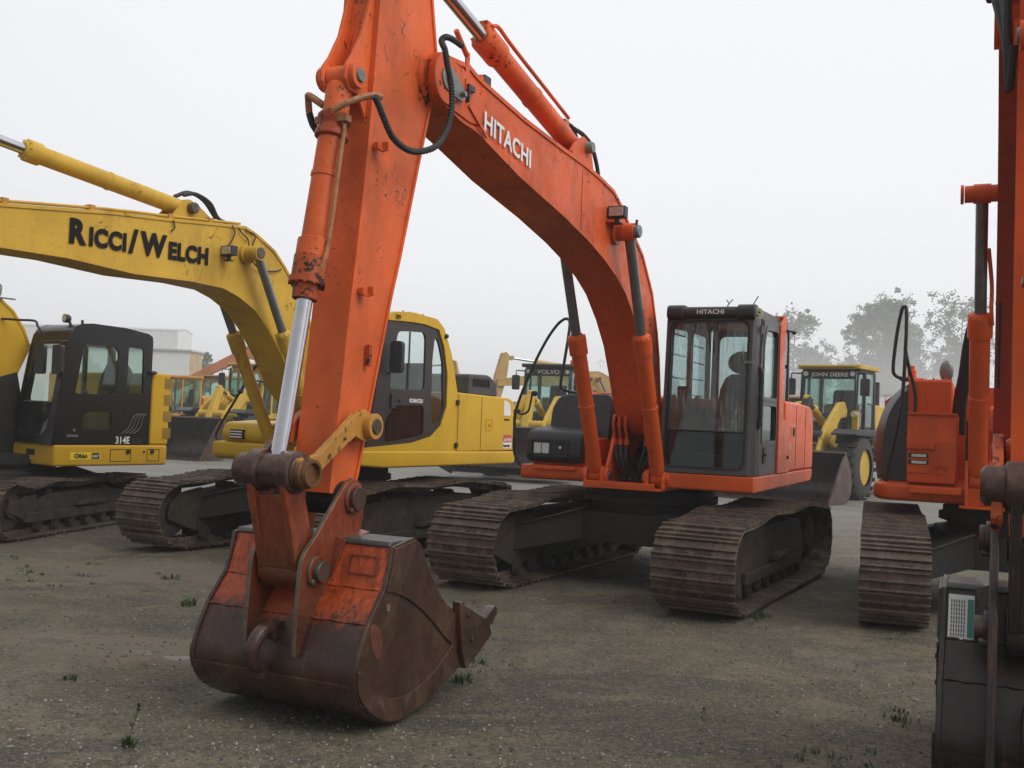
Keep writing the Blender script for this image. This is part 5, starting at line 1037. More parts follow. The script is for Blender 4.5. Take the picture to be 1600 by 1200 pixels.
    m.build('decal_stripe',MT['darkgrey'],cab)
    hose(root,[(.1,-.0,2.45),(.22,.05,2.66),(.23,.08,2.80),(.10,.40,2.80),(.0,.62,2.79),(-.02,.66,2.72),(-.10,.68,2.60)],.016,'black','handrail',4)
    # boom base and black lines
    m=F.xz([(-260,330),(-120,345),(-40,400),(0,467),(21,487),(38,517),(46,542)],.16); n_=[( .05,1.9),(-.05,1.4)]
    bo=F.xz([(-260,420),(-120,440),(-50,500),(-20,560),(0,610)],.16)+[(.45,1.75),(.2,1.35)]
    b=boom_body(root,m+n_,bo,.16,y,'boom',.02)
    m=MB(); m.tube(smooth([(.25,.16,3.12),(.25,.17,3.25),(.30,.17,3.26),(.38,.17,3.20)],3),.012,6); m.box(.05,.3,.15,.19,3.08,3.10); m.build('hose_bracket',MT['pingrey'],b)
    hyd(root,'boom_cylinder',(.45,.27,1.25),(1.15,.27,2.75),.70,.075,.045,k,'steelrod',collar=.12,eye=.07)
    hyd(root,'boom_cylinder',(.45,-.27,1.25),(1.15,-.27,2.75),.70,.075,.045,k,'steelrod',collar=.12,eye=.07)
    for i in range(5): hose(root,[(.1,-.15+.08*i,1.9),(.35,-.15+.08*i,1.7),(.42,-.12+.07*i,1.4),(.3,-.1+.06*i,1.1)],.028,'rubber','hose',5)
    m=MB(); m.box(-.3,.45,-.25,.28,.9,1.35); m.prism([(.4,1.1),(.3,2.0),(.0,2.1),(-.2,1.2)],-.24,-.19); m.prism([(.4,1.1),(.3,2.0),(.0,2.1),(-.2,1.2)],.19,.24); m.build('centre_frame',MT['dark'],root)
    return root
# ------------------------------------------------------------------ wheel loader
def loader(pos,yaw,mat,label,text=None,sc=1.0,cabmat='black',roof=None,bucket='bucket_dark',bw=1.45,bh=1.0,bz=0.0,bpitch=0.0,beacon=False,tex=(.1,),glass='glass_green'):
    root=empty('wheel_loader',pos,math.atan2(-math.cos(yaw),-math.sin(yaw))); root.scale=(sc,sc,sc)
    tag(root,label,'wheel loader','wheel loaders at the back of the yard')
    cm=MT[cabmat] if isinstance(cabmat,str) else cabmat
    m=MB(); m.prism([(-3.1,.95),(-3.2,1.3),(-3.1,2.05),(-2.6,2.2),(-1.05,2.25),(-1.05,1.0),(-2.0,.8)],-.65,.65); m.prism([(-1.1,.8),(-1.1,1.35),(.3,1.35),(.3,.8)],-.45,.45); b=m.build('rear_body',mat,root,bevel=.05)
    m=MB(); m.box(-3.28,-3.12,-.95,.95,.9,1.45); m.build('counterweight',mat,b,bevel=.05)
    m=MB(); m.cyl((-1.9,.45,2.2),(-1.9,.45,2.85),.07); m.build('exhaust',MT['rubber'],b)
    m=MB(); m.box(.35,1.9,-.42,.42,.75,1.25); m.prism([(1.0,1.2),(.6,2.15),(.85,2.2),(1.7,1.2)],-.42,-.34); m.prism([(1.0,1.2),(.6,2.15),(.85,2.2),(1.7,1.2)],.34,.42); m.build('front_frame',mat,root,bevel=.03)
    for sx in (1.5,-1.75):
        for sy in (-1,1):
            m=MB(); y=sy*1.05; w=.28; rr=.74
            m.lathe((sx,y-w,.74),(0,1,0),[(0,.42),(.02,.60),(.06,.70),(.10,rr),(2*w-.10,rr),(2*w-.06,.70),(2*w-.02,.60),(2*w,.42)],32,False)
            for k in range(20):
                a=2*PI*k/20
                for s2 in (-1,1):
                    a2=a+(.08 if s2>0 else -.08); M=Matrix.Translation((sx,y,.74))@Matrix.Rotation(-a2,4,'Y'); 
                    m.box(rr-.01,rr+.035,.02 if s2>0 else -w+.02,w-.02 if s2>0 else -.02,-.045,.045,M)
            ty=m.build('wheel',MT['tyre'],root)
            m=MB(); m.lathe((sx,y-w+.06,.74),(0,1,0),[(0,.42),(.05,.43),(.10,.33),(.14,.20),(2*w-.26,.20),(2*w-.22,.33),(2*w-.17,.43),(2*w-.12,.42)],28); m.build('rim',mat,ty)
            if sx>0:
                m=MB(); m.prism([(sx-.75,1.48),(sx-.65,1.60),(sx+.5,1.60),(sx+.75,1.50),(sx+.75,1.46),(sx-.7,1.44)],y-.30,y+.30); m.build('fender',MT['black'],root,bevel=.02)
            else:
                m=MB(); m.prism([(sx-.9,1.5),(sx-.6,1.68),(sx+.7,1.68),(sx+.85,1.30),(sx+.8,1.30),(sx+.62,1.60),(sx-.6,1.60)],y-.32,y+.32); m.build('fender',mat,root,bevel=.02)
    # cab
    m=MB()
    for x in (-.95,.45):
        for y in (-.68,.68): m.loft([[Vector((x+a,y+c,1.35)) for a,c in ((-.045,-.045),(.045,-.045),(.045,.045),(-.045,.045))],[Vector(((x if x<0 else .28)+a,y*.97+c,3.02)) for a,c in ((-.045,-.045),(.045,-.045),(.045,.045),(-.045,.045))]])
    m.box(-.98,.48,-.74,.74,1.30,1.50); m.box(-.9,.2,-.72,.72,2.98,3.06)
    m.prism([(.33,2.82),(.30,3.02),(.18,3.02),(.22,2.82)],-.70,.70); m.box(-.99,-.90,-.70,.70,1.4,2.0)
    for y in (-.7,.7): m.box(-.20,-.13,y-.035,y+.035,1.4,3.0)
    c=m.build('cab',cm,root,bevel=.012)
    m=MB(); m.prismz(rnd([(-1.05,-.80),(.42,-.80),(.46,.80),(-1.05,.80)],.1,3),3.06,3.16); m.prismz([(.42,-.7),(.55,-.68),(.55,.68),(.42,.7)],3.10,3.13); m.build('roof',roof or mat,c,bevel=.03)
    m=MB(); m.loft([[Vector((.46,-.66,1.48)),Vector((.46,.66,1.48))],[Vector((.31,-.64,2.84)),Vector((.31,.64,2.84))]],closed=False,caps=False); m.build('windscreen',MT[glass],c)
    m=MB(); m.box(-.95,.42,.685,.69,1.5,2.98); m.box(-.95,.42,-.69,-.685,1.5,2.98); m.box(-.965,-.96,-.66,.66,1.9,2.98); m.build('window',MT[glass],c)
    if text:
        m=MB(); m.text(text,.135 if len(text)>6 else .17,(.322,0,2.88),(0,1,0),(-.12,0,1),bold=.02,center=True,sx=1.15); m.build('lettering',MT['white'],c)
    m=MB(); m.prism([(-.75,1.5),(-.25,1.5),(-.25,1.95),(-.55,2.0),(-.65,2.55),(-.78,2.6)],-.25,.25); m.build('seat',MT['seat'],c,bevel=.04)
    m=MB(); m.prism([(.15,1.5),(.40,1.5),(.36,1.75),(.2,1.8)],-.5,.5); P=[(.10+.05*math.sin(a),.18*math.cos(a),2.02+.17*math.sin(a)) for a in [2*PI*k/16 for k in range(17)]]; m.tube(P,.015,6); m.tube([(.25,0,1.75),(.12,0,2.0)],.025,6); m.build('steering_wheel',MT['black'],c)
    m=MB(); m.tube([(.44,.15,1.55),(.42,.38,2.2)],.018,6); m.tube([(.425,.26,1.95),(.39,.34,2.55)],.018,6); m.build('wiper',MT['black'],c)
    for y in (-1,1):
        m=MB(); m.tube([(.25,y*.70,2.95),(.45,y*.92,2.95),(.45,y*.92,2.80)],.02,6); m.prismx(rnd(rect(y*.92-.11,2.40,y*.92+.11,2.82),.05,3),.42,.50); m.build('mirror',MT['black'],c,bevel=.02)
        m=MB(); m.lathe((.33,y*.58,2.94),(1,0,0),[(0,.05),(.02,.062),(.05,.062)],14); m.build('headlamp',MT['lens_clear'],c)
        m=MB(); m.box(.70,.78,y*.80-.07,y*.80+.07,1.6,2.05); m.lathe((.78,y*.80,1.95),(1,0,0),[(0,.07),(.05,.085),(.08,.085)],14); hl=m.build('lamp_bracket',mat,root)
        m=MB(); m.lathe((.862,y*.80,1.95),(1,0,0),[(0,.07),(.01,.06)],14); m.build('headlamp',MT['lens'],hl)
    if beacon:
        m=MB(); m.lathe((-.6,.45,3.16),(0,0,1),[(0,.11),(.03,.11),(.05,.09),(.16,.08),(.18,.05)],14); m.build('beacon',MT['beacon'],c)
    m=MB(); m.tube([(-.3,.78,1.2),(-.3,.86,1.3),(-.3,.86,2.2),(-.3,.74,2.25)],.02,6); m.tube([(.3,.78,1.2),(.3,.86,1.3),(.28,.86,2.0),(.28,.74,2.05)],.02,6); m.box(-.3,.3,.74,.95,.75,.78); m.box(-.3,.3,.74,.92,1.05,1.08); m.build('ladder',MT['black'],root)
    # lift arms, cylinders, bellcrank
    for s in (-1,1):
        m=MB(); m.prism([(.55,2.05),(.75,2.25),(1.1,2.22),(1.95,1.65),(2.55,.85),(2.88,.55),(2.86,.38),(2.45,.50),(1.7,1.30),(1.0,1.85),(.62,1.88)],s*.50-.05,s*.50+.05); m.build('lift_arm',mat,root,bevel=.02)
        hyd(root,'lift_cylinder',(1.0,s*.50,.95),(2.1,s*.50,1.35),.6,.08,.05,mat,'steelrod',collar=.08,eye=.08)
    m=MB(); m.cyl((2.05,-.5,1.42),(2.05,.5,1.42),.12); m.prism([(1.6,2.25),(1.8,2.35),(2.15,1.6),(2.5,.95),(2.35,.85),(1.95,1.4)],-.10,.10); m.build('bellcrank',MT['black'] if cabmat=='black' else mat,root,bevel=.02)
    hyd(root,'tilt_cylinder',(.75,0,1.75),(1.75,0,2.28),.6,.09,.05,mat,'steelrod',collar=.08,eye=.09)
    # bucket
    prof=[(4.15,.02),(3.5,.02),(3.12,.08),(2.92,.28),(2.88,.55),(2.98,.85),(3.20,1.16),(3.26,1.26)]
    pr=[prof[0]]+smooth(prof[1:7],4)+[prof[7]]; rings=[]
    piv=Vector((3.1,.4)); ca,sa=math.cos(bpitch),math.sin(bpitch)
    def T(p): d=Vector(p[:2])-piv; return (piv.x+d.x*ca-d.y*sa,(piv.y+bz+d.x*sa+d.y*ca)*bh)
    for i,p in enumerate(pr):
        a=Vector(pr[max(i-1,0)][:2]);b_=Vector(pr[min(i+1,len(pr)-1)][:2]); d=(b_-a).normalized(); n=Vector((d.y,-d.x)); 
        p=Vector(p[:2]); q=p+n*.03; P,Q=T(p),T(q)
        rings.append([Vector((P[0],-bw,P[1])),Vector((P[0],bw,P[1])),Vector((Q[0],bw,Q[1])),Vector((Q[0],-bw,Q[1]))])
    m=MB(); m.loft(rings); bk=m.build('bucket',MT[bucket],root)
    for s in (-1,1):
        m=MB(); m.prism([T(p) for p in [(4.18,0.0),(4.15,.09),(3.62,.85),(3.28,1.28),(3.18,1.20),(2.94,.85),(2.84,.55),(2.88,.26),(3.1,.03)]],s*bw-.02,s*bw+.02); m.build('bucket_side',MT['bucket_side'],bk)
    m=MB(); m.prism([T((4.25,.0)),T((4.25,.02)),T((4.0,.055)),T((4.0,.0))],-bw-.02,bw+.02); m.prism([T((3.24,1.22)),T((3.34,1.28)),T((3.30,1.33)),T((3.20,1.26))],-bw-.02,bw+.02); m.build('cutting_edge',MT['bucket_side'],bk)
    return root
# ------------------------------------------------------------------ sky, air, ground
def world_and_light():
    w=bpy.data.worlds.new('World'); scene.world=w; w.use_nodes=True; nt=w.node_tree; bg=nt.nodes['Background']
    sky=nt.nodes.new('ShaderNodeTexSky'); sky.sky_type='NISHITA'; sky.sun_disc=False; sky.sun_elevation=R(42); sky.sun_rotation=R(122); sky.air_density=1.0; sky.dust_density=3.0
    hs=nt.nodes.new('ShaderNodeHueSaturation'); hs.inputs['Saturation'].default_value=.15; nt.links.new(sky.outputs[0],hs.inputs['Color'])
    mx=nt.nodes.new('ShaderNodeMix'); mx.data_type='RGBA'; mx.inputs[0].default_value=.90; nt.links.new(hs.outputs[0],mx.inputs[6]); mx.inputs[7].default_value=(9.2,9.3,9.6,1)
    # the cloud is brighter ahead, to the right and overhead than behind the photographer
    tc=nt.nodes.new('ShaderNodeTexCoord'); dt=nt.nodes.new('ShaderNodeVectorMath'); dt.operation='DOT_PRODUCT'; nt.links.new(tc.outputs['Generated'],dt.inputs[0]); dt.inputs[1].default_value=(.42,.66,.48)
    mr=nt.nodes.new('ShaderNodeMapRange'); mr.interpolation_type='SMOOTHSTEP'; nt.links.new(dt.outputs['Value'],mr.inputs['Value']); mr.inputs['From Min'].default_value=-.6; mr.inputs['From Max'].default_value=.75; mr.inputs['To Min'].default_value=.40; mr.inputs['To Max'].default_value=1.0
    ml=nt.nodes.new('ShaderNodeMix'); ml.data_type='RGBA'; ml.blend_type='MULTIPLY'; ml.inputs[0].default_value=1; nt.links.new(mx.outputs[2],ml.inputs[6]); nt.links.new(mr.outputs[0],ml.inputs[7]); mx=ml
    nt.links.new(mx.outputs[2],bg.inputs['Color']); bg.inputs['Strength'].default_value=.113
    su=bpy.data.lights.new('sun','SUN'); su.energy=1.95; su.angle=R(40); su.color=(1,.97,.92)
    s=bpy.data.objects.new('sun',su); C.objects.link(s)
    el,az=R(42),R(122)   # azimuth measured from +Y towards +X
    d=Vector((math.sin(az)*math.cos(el),math.cos(az)*math.cos(el),math.sin(el))); s.rotation_euler=d.to_track_quat('Z','Y').to_euler(); s.location=(20,-10,25)
    m,nt,b=newmat('mist'); nt.nodes.remove(b); out=nt.nodes['Material Output']; pv=nt.nodes.new('ShaderNodeVolumePrincipled'); pv.inputs['Color'].default_value=(.97,.975,.99,1); pv.inputs['Density'].default_value=HAZE; pv.inputs['Anisotropy'].default_value=.2
    nt.links.new(pv.outputs[0],out.inputs['Volume'])
    mb=MB(); mb.box(-520,520,-120,790,-1.6,34); o=mb.build('haze',m,None,flat=True); tag(o,kind='stuff')
HAZE=.0017
def gnoise(x,y):
    return .030*mnoise.noise(Vector((x*.23,y*.23,1.3)))+.018*mnoise.noise(Vector((x*.8,y*.8,4.2)))+.006*mnoise.noise(Vector((x*2.6,y*2.6,9.1)))
def gh(x,y):
    d=math.hypot(x,y-3); f=1.0 if d<22 else max(0,1-(d-22)/20)
    h=gnoise(x,y)*f
    # wheel ruts running back across the yard on the left
    for k,off in enumerate((0.0,1.9)):
        t=(y-9.4)-.10*(x+6)+off*.9; 
        if -9<x<-1.2: h-=.03*math.exp(-(t/.16)**2)*max(0,1-abs(x+5)/4.5)
    return h
def ground():
    xs=[];x=0.0;st=.10
    while x<520: xs.append(x); x+=st; st=.10 if x<9 else st*1.12
    X=[-a for a in reversed(xs[1:])]+xs
    ys=[];y=-6.0;st=.4
    while y<700:
        ys.append(y); st=.4 if y<2 else (.10 if y<16 else st*1.12); y+=st
    vs=[(a,b,gh(a,b)) for b in ys for a in X]; n=len(X); fs=[(j*n+i,j*n+i+1,(j+1)*n+i+1,(j+1)*n+i) for j in range(len(ys)-1) for i in range(n-1)]
    me=bpy.data.meshes.new('ground'); me.from_pydata(vs,[],fs); me.update()
    for p in me.polygons: p.use_smooth=True
    m,nt,b=newmat('gravel_ground'); g=N(nt)
    big=g.noise(.35,8,.70,.4); mid=g.noise(1.7,9,.76,.6); fine=g.noise(30,8,.85); grit=g.noise(95,5,.9)
    c=g.mix(g.ramp(big,.38,.62),(.060,.052,.031),(.104,.090,.052))
    c=g.mix(g.math('MULTIPLY',g.ramp(g.noise(.62,9,.74,1.2),.50,.57),.55),c,(.175,.150,.102)); c=g.mix(g.math('MULTIPLY',g.ramp(g.noise(4.5,8,.8,.8),.52,.60),.6),c,(.038,.034,.026)); c=g.mix(g.math('MULTIPLY',g.ramp(mid,.50,.60),.8),c,(.150,.122,.076))
    c=g.mix(g.math('MULTIPLY',g.ramp(g.noise(.9,7,.7,1.0,stretch=(.6,1.3,1)),.53,.60),.8),c,(.040,.036,.030))
    c=g.mix(g.math('MULTIPLY',g.ramp(fine,.51,.60),.55),c,(.23,.20,.14)); c=g.mix(g.math('MULTIPLY',g.ramp(fine,.48,.40),.65),c,(.026,.023,.018))
    c=g.mix(g.math('MULTIPLY',g.ramp(grit,.57,.64),.6),c,(.34,.29,.21)); c=g.mix(g.math('MULTIPLY',g.ramp(grit,.44,.37),.6),c,(.018,.017,.016))
    vo=g.n('ShaderNodeTexVoronoi'); vo.inputs['Scale'].default_value=42; g.L(g.tc,vo.inputs['Vector'])
    vr=g.n('ShaderNodeSeparateColor'); g.L(vo.outputs['Color'],vr.inputs[0])
    st=g.math('MULTIPLY',g.ramp(vo.outputs['Distance'],.35,.22),g.ramp(vr.outputs[0],.80,.84)); c=g.mix(g.math('MULTIPLY',st,.6),c,(.27,.25,.22))
    # sandy wet patch with shallow water near the left front
    pc=ground_pt(225,1010); pd=g.n('ShaderNodeVectorMath',operation='SUBTRACT'); g.L(g.tc,pd.inputs[0]); pd.inputs[1].default_value=(pc.x,pc.y,0)
    sx,sy,sz=g.sep(pd.outputs[0]); dist=g.math('SQRT',g.math('ADD',g.math('POWER',g.math('MULTIPLY',g.math('ADD',sx,g.math('MULTIPLY',sy,.45)),.72),2),g.math('POWER',g.math('MULTIPLY',sy,1.9),2)))
    dn=g.math('ADD',dist,g.math('MULTIPLY',g.math('SUBTRACT',g.noise(2.2,6,.65),.5),1.5))
    pm=g.ramp(dn,1.15,.55); c=g.mix(g.math('MULTIPLY',pm,.8),c,(.165,.135,.095))
    wet=g.math('MULTIPLY',g.ramp(g.noise(2.6,3,.5,stretch=(.8,1.3,1)),.55,.58),g.ramp(dn,.85,.6)); c=g.mix(wet,c,(.085,.070,.048))
    pc2=ground_pt(330,895); pd2=g.n('ShaderNodeVectorMath',operation='SUBTRACT'); g.L(g.tc,pd2.inputs[0]); pd2.inputs[1].default_value=(pc2.x,pc2.y,0)
    sx,sy,sz=g.sep(pd2.outputs[0]); d2=g.math('SQRT',g.math('ADD',g.math('POWER',g.math('MULTIPLY',sx,.5),2),g.math('POWER',g.math('MULTIPLY',sy,1.4),2))); dn2=g.math('ADD',d2,g.math('MULTIPLY',g.math('SUBTRACT',g.noise(1.8,6,.65),.5),1.8))
    c=g.mix(g.math('MULTIPLY',g.ramp(dn2,1.2,.6),.65),c,(.15,.128,.092))
    # ground colour turns paler and greyer farther off
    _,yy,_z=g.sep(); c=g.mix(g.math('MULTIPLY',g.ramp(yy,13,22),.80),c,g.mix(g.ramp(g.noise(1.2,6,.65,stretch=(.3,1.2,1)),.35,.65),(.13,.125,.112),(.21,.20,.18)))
    gr=g.math('MULTIPLY',g.math('MULTIPLY',g.ramp(g.noise(1.1,5,.6),.58,.70),g.ramp(g.noise(9,6,.75),.50,.62)),.55); gy=g.math('MULTIPLY',gr,g.ramp(yy,12,8)); c=g.mix(gy,c,(.05,.07,.022))
    g.L(c,b.inputs['Base Color'])
    rr=g.math('SUBTRACT',.88,g.math('MULTIPLY',wet,.55)); rr=g.math('SUBTRACT',rr,g.math('MULTIPLY',g.ramp(yy,14,30),.25)); g.L(rr,b.inputs['Roughness'])
    h=g.math('ADD',g.math('MULTIPLY',fine,.6),g.math('MULTIPLY',grit,.25)); h=g.math('MULTIPLY',h,g.math('SUBTRACT',1,wet)); g.L(g.bump(h,.7,.02),b.inputs['Normal'])
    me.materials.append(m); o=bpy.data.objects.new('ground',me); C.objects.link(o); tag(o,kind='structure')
def stones():
    rr=random.Random(3); mb=MB(); oc=[(0,1,2),(0,2,3),(0,3,4),(0,4,1),(5,2,1),(5,3,2),(5,4,3),(5,1,4)]
    for k in range(15000):
        u=rr.uniform(-30,1630); v=1230-520*(rr.random()**1.25); p=ground_pt(u,v)
        if p.y>15 : continue
        s=rr.choice((.004,.005,.006,.008,.011))*rr.uniform(.7,1.5)*(1 if rr.random()<.985 else 1.8)
        c=Vector((p.x,p.y,gh(p.x,p.y)+s*.15)); a=rr.random()*6.3
        q=[Vector((0,0,.7)),Vector((1,0,.05)),Vector((.1,.8,0)),Vector((-.9,.1,.05)),Vector((0,-.85,0)),Vector((0,0,-.7))]
        M=Matrix.Rotation(a,3,'Z'); mb.add([c+M@(x*rr.uniform(.75,1.2))*s for x in q],oc)
    for k in range(420):
        u=rr.uniform(-30,1630); v=1230-400*(rr.random()**1.1); p=ground_pt(u,v); s=rr.uniform(.010,.022)
        c=Vector((p.x,p.y,gh(p.x,p.y)+s*.1)); q=[Vector((0,0,.55)),Vector((1,0,.05)),Vector((.1,.8,0)),Vector((-.9,.1,.05)),Vector((0,-.85,0)),Vector((0,0,-.7))]
        M=Matrix.Rotation(rr.random()*6.3,3,'Z'); mb.add([c+M@(x*rr.uniform(.65,1.25))*s for x in q],oc)
    m,nt,b=newmat('stone_bits'); g=N(nt); c=g.mix(g.ramp(g.noise(21,1,.5),.38,.64),(.05,.045,.04),(.21,.19,.16)); c=g.mix(g.ramp(g.noise(33,1,.5),.62,.70),c,(.36,.34,.30)); g.L(c,b.inputs['Base Color']); b.inputs['Roughness'].default_value=.7
    o=mb.build('gravel',m,None,flat=True); tag(o,kind='stuff')
def blades(mb,c,n,h,spread,rr,wid=.006):
    for k in range(n):
        a=rr.random()*6.3; r=spread*math.sqrt(rr.random()); b=c+Vector((math.cos(a)*r,math.sin(a)*r,0)); a2=rr.random()*6.3; lean=rr.uniform(.1,.9)*h; hh=h*rr.uniform(.5,1)
        d=Vector((math.cos(a2),math.sin(a2),0)); s=Vector((-d.y,d.x,0))*wid*rr.uniform(.7,1.3)
        m1=b+d*lean*.4+Vector((0,0,hh*.6)); t=b+d*lean+Vector((0,0,hh)); mb.add([b-s,b+s,m1+s,m1-s],[(0,1,2,3)]); mb.add([m1-s,m1+s,t],[(0,1,2)])
def weeds():
    rr=random.Random(11); gm=plain('weed_green',(.050,.085,.022),.6,0,.4,0,9); 
    mb=MB()
    cl=[(25,700+180,9),(95,830,4),(40,905,8),(130,905,5),(225,825,3),(145,885,3),(262,905,4),(390,980,2),(700,945,5),(1100,1110,2),(1190,960,6),(1170,970,4),(1395,1125,5),(1330,1190,5),(1280,1165,3),(640,1165,0),(90,1110,0),(1395,1000,4),(430,890,0),(755,955,3),(735,975,3),(760,1040,4),(1480,1010,0)]
    for u,v,n in cl:
        for k in range(n):
            p=ground_pt(u+rr.gauss(0,22),v+rr.gauss(0,9)); blades(mb,Vector((p.x,p.y,gh(p.x,p.y))),rr.randint(4,9),.035,.04,rr,.0045)
    o=mb.build('ground_weeds',gm,None,flat=True); tag(o,kind='stuff')
    def plant(name,u,v,h,n,spread,label,stem=False):
        p=ground_pt(u,v); mb=MB(); c=Vector((0,0,0)); blades(mb,c,n,h,spread,rr,.006)
        root=empty(name,(p.x,p.y,gh(p.x,p.y))); tag(root,label,'weed','weeds growing in the gravel')
        if stem:
            s=MB(); pts=[(0,0,0),(.01,0,.07),(.03,.01,.14),(.045,0,.20)]; s.tube(pts,.0028,5); s.build('stem',plain('reddish_stem',(.12,.05,.035),.6,0,.2,0,9),root)
            for q in ((.03,.01,.14),(.045,0,.20),(.04,0,.18),(.02,0,.10)): blades(mb,Vector(q),4,.03,.008,rr,.006)
        mb.build('leaves',gm,root,flat=True)
    plant('weed',200,1165,.07,26,.035,'small sapling weed with a thin reddish stem in the left foreground gravel',True)
    plant('weed',293,945,.10,34,.07,'leafy green weed tuft on the gravel just left of the big bucket')
    plant('weed',262,905,.06,20,.06,'small green weed tuft behind the taller one left of the big bucket')
    plant('weed',108,1062,.05,16,.04,'tiny green weed beside the shallow puddle in the left foreground')
    plant('weed',722,1062,.07,30,.07,'green weed tuft right under the bucket tooth tips')
    plant('weed',757,1035,.05,16,.05,'dark small weed to the right of the bucket, behind the tuft under its teeth')
    plant('weed',1178,963,.09,40,.12,'bright green weed tuft by the front of the middle track nearest the camera')
    plant('weed',1405,1128,.05,22,.07,'low green weed in the gravel between the middle machine and the dark bucket')
def tree(u,dist,h,w,label,kind=0,seed=0,dens=1.0,name='poplar_tree'):
    rr=random.Random(seed); K=3.4; p=far_pt(u,dist*K); root=empty(name,(p.x,p.y,0)); root.scale=(K,K,K); tag(root,label,'tree','trees in the mist behind the yard')
    t=MB(); H=h; P=[(0,0,-.2),(.1,0,H*.3),(0,.1,H*.6),(.05,0,H*.92)]; t.tube(smooth(P,4),.2,7,[max(.03,.016*H*(1-i/13)) for i in range(13)])
    tips=[]
    for k in range(int(46*dens)):
        z=H*rr.uniform(.18,.92); a=rr.random()*6.3; f=(1-(z/H-.35)**2*1.6) if kind==0 else (1-abs(z/H-.55)*.8); L=w*max(.15,f)*rr.uniform(.45,1.05)
        up_=rr.uniform(.5,1.3) if kind==0 else rr.uniform(.2,.8); e=Vector((math.cos(a)*L,math.sin(a)*L,z+L*up_*.9)); m_=Vector((math.cos(a)*L*.5,math.sin(a)*L*.5,z+L*up_*.30))
        t.tube([(0,0,z),m_,e],.05,5,[.011*H*(1-z/H)+.03,.035,.015]); tips.append((m_,e))
    t.build('trunk',plain('bark_grey',(.085,.075,.062),.9,0,.2,0,4),root)
    c=MB()
    if kind<2:
        for a,e in tips:
            for j in range(int(7*dens)):
                q=a.lerp(e,rr.uniform(-.1,1.2))+Vector([rr.gauss(0,w*.20) for _ in range(3)]); cr=rr.uniform(.35,1.1)*w*.30
                for i in range(34):
                    d=Vector([rr.gauss(0,1) for _ in range(3)]); d=d.normalized()*cr*rr.random()**.6; s=rr.uniform(.09,.22)*(.6+h/30)
                    x=Vector([rr.gauss(0,1) for _ in range(3)]).normalized(); y=x.cross(Vector([rr.gauss(0,1) for _ in range(3)])).normalized(); o=q+d
                    c.add([o-x*s,o-y*s*.7,o+x*s,o+y*s*.7],[(0,1,2,3)])
        c.build('crown',MT['leaf'] ,root,flat=True)
    return root
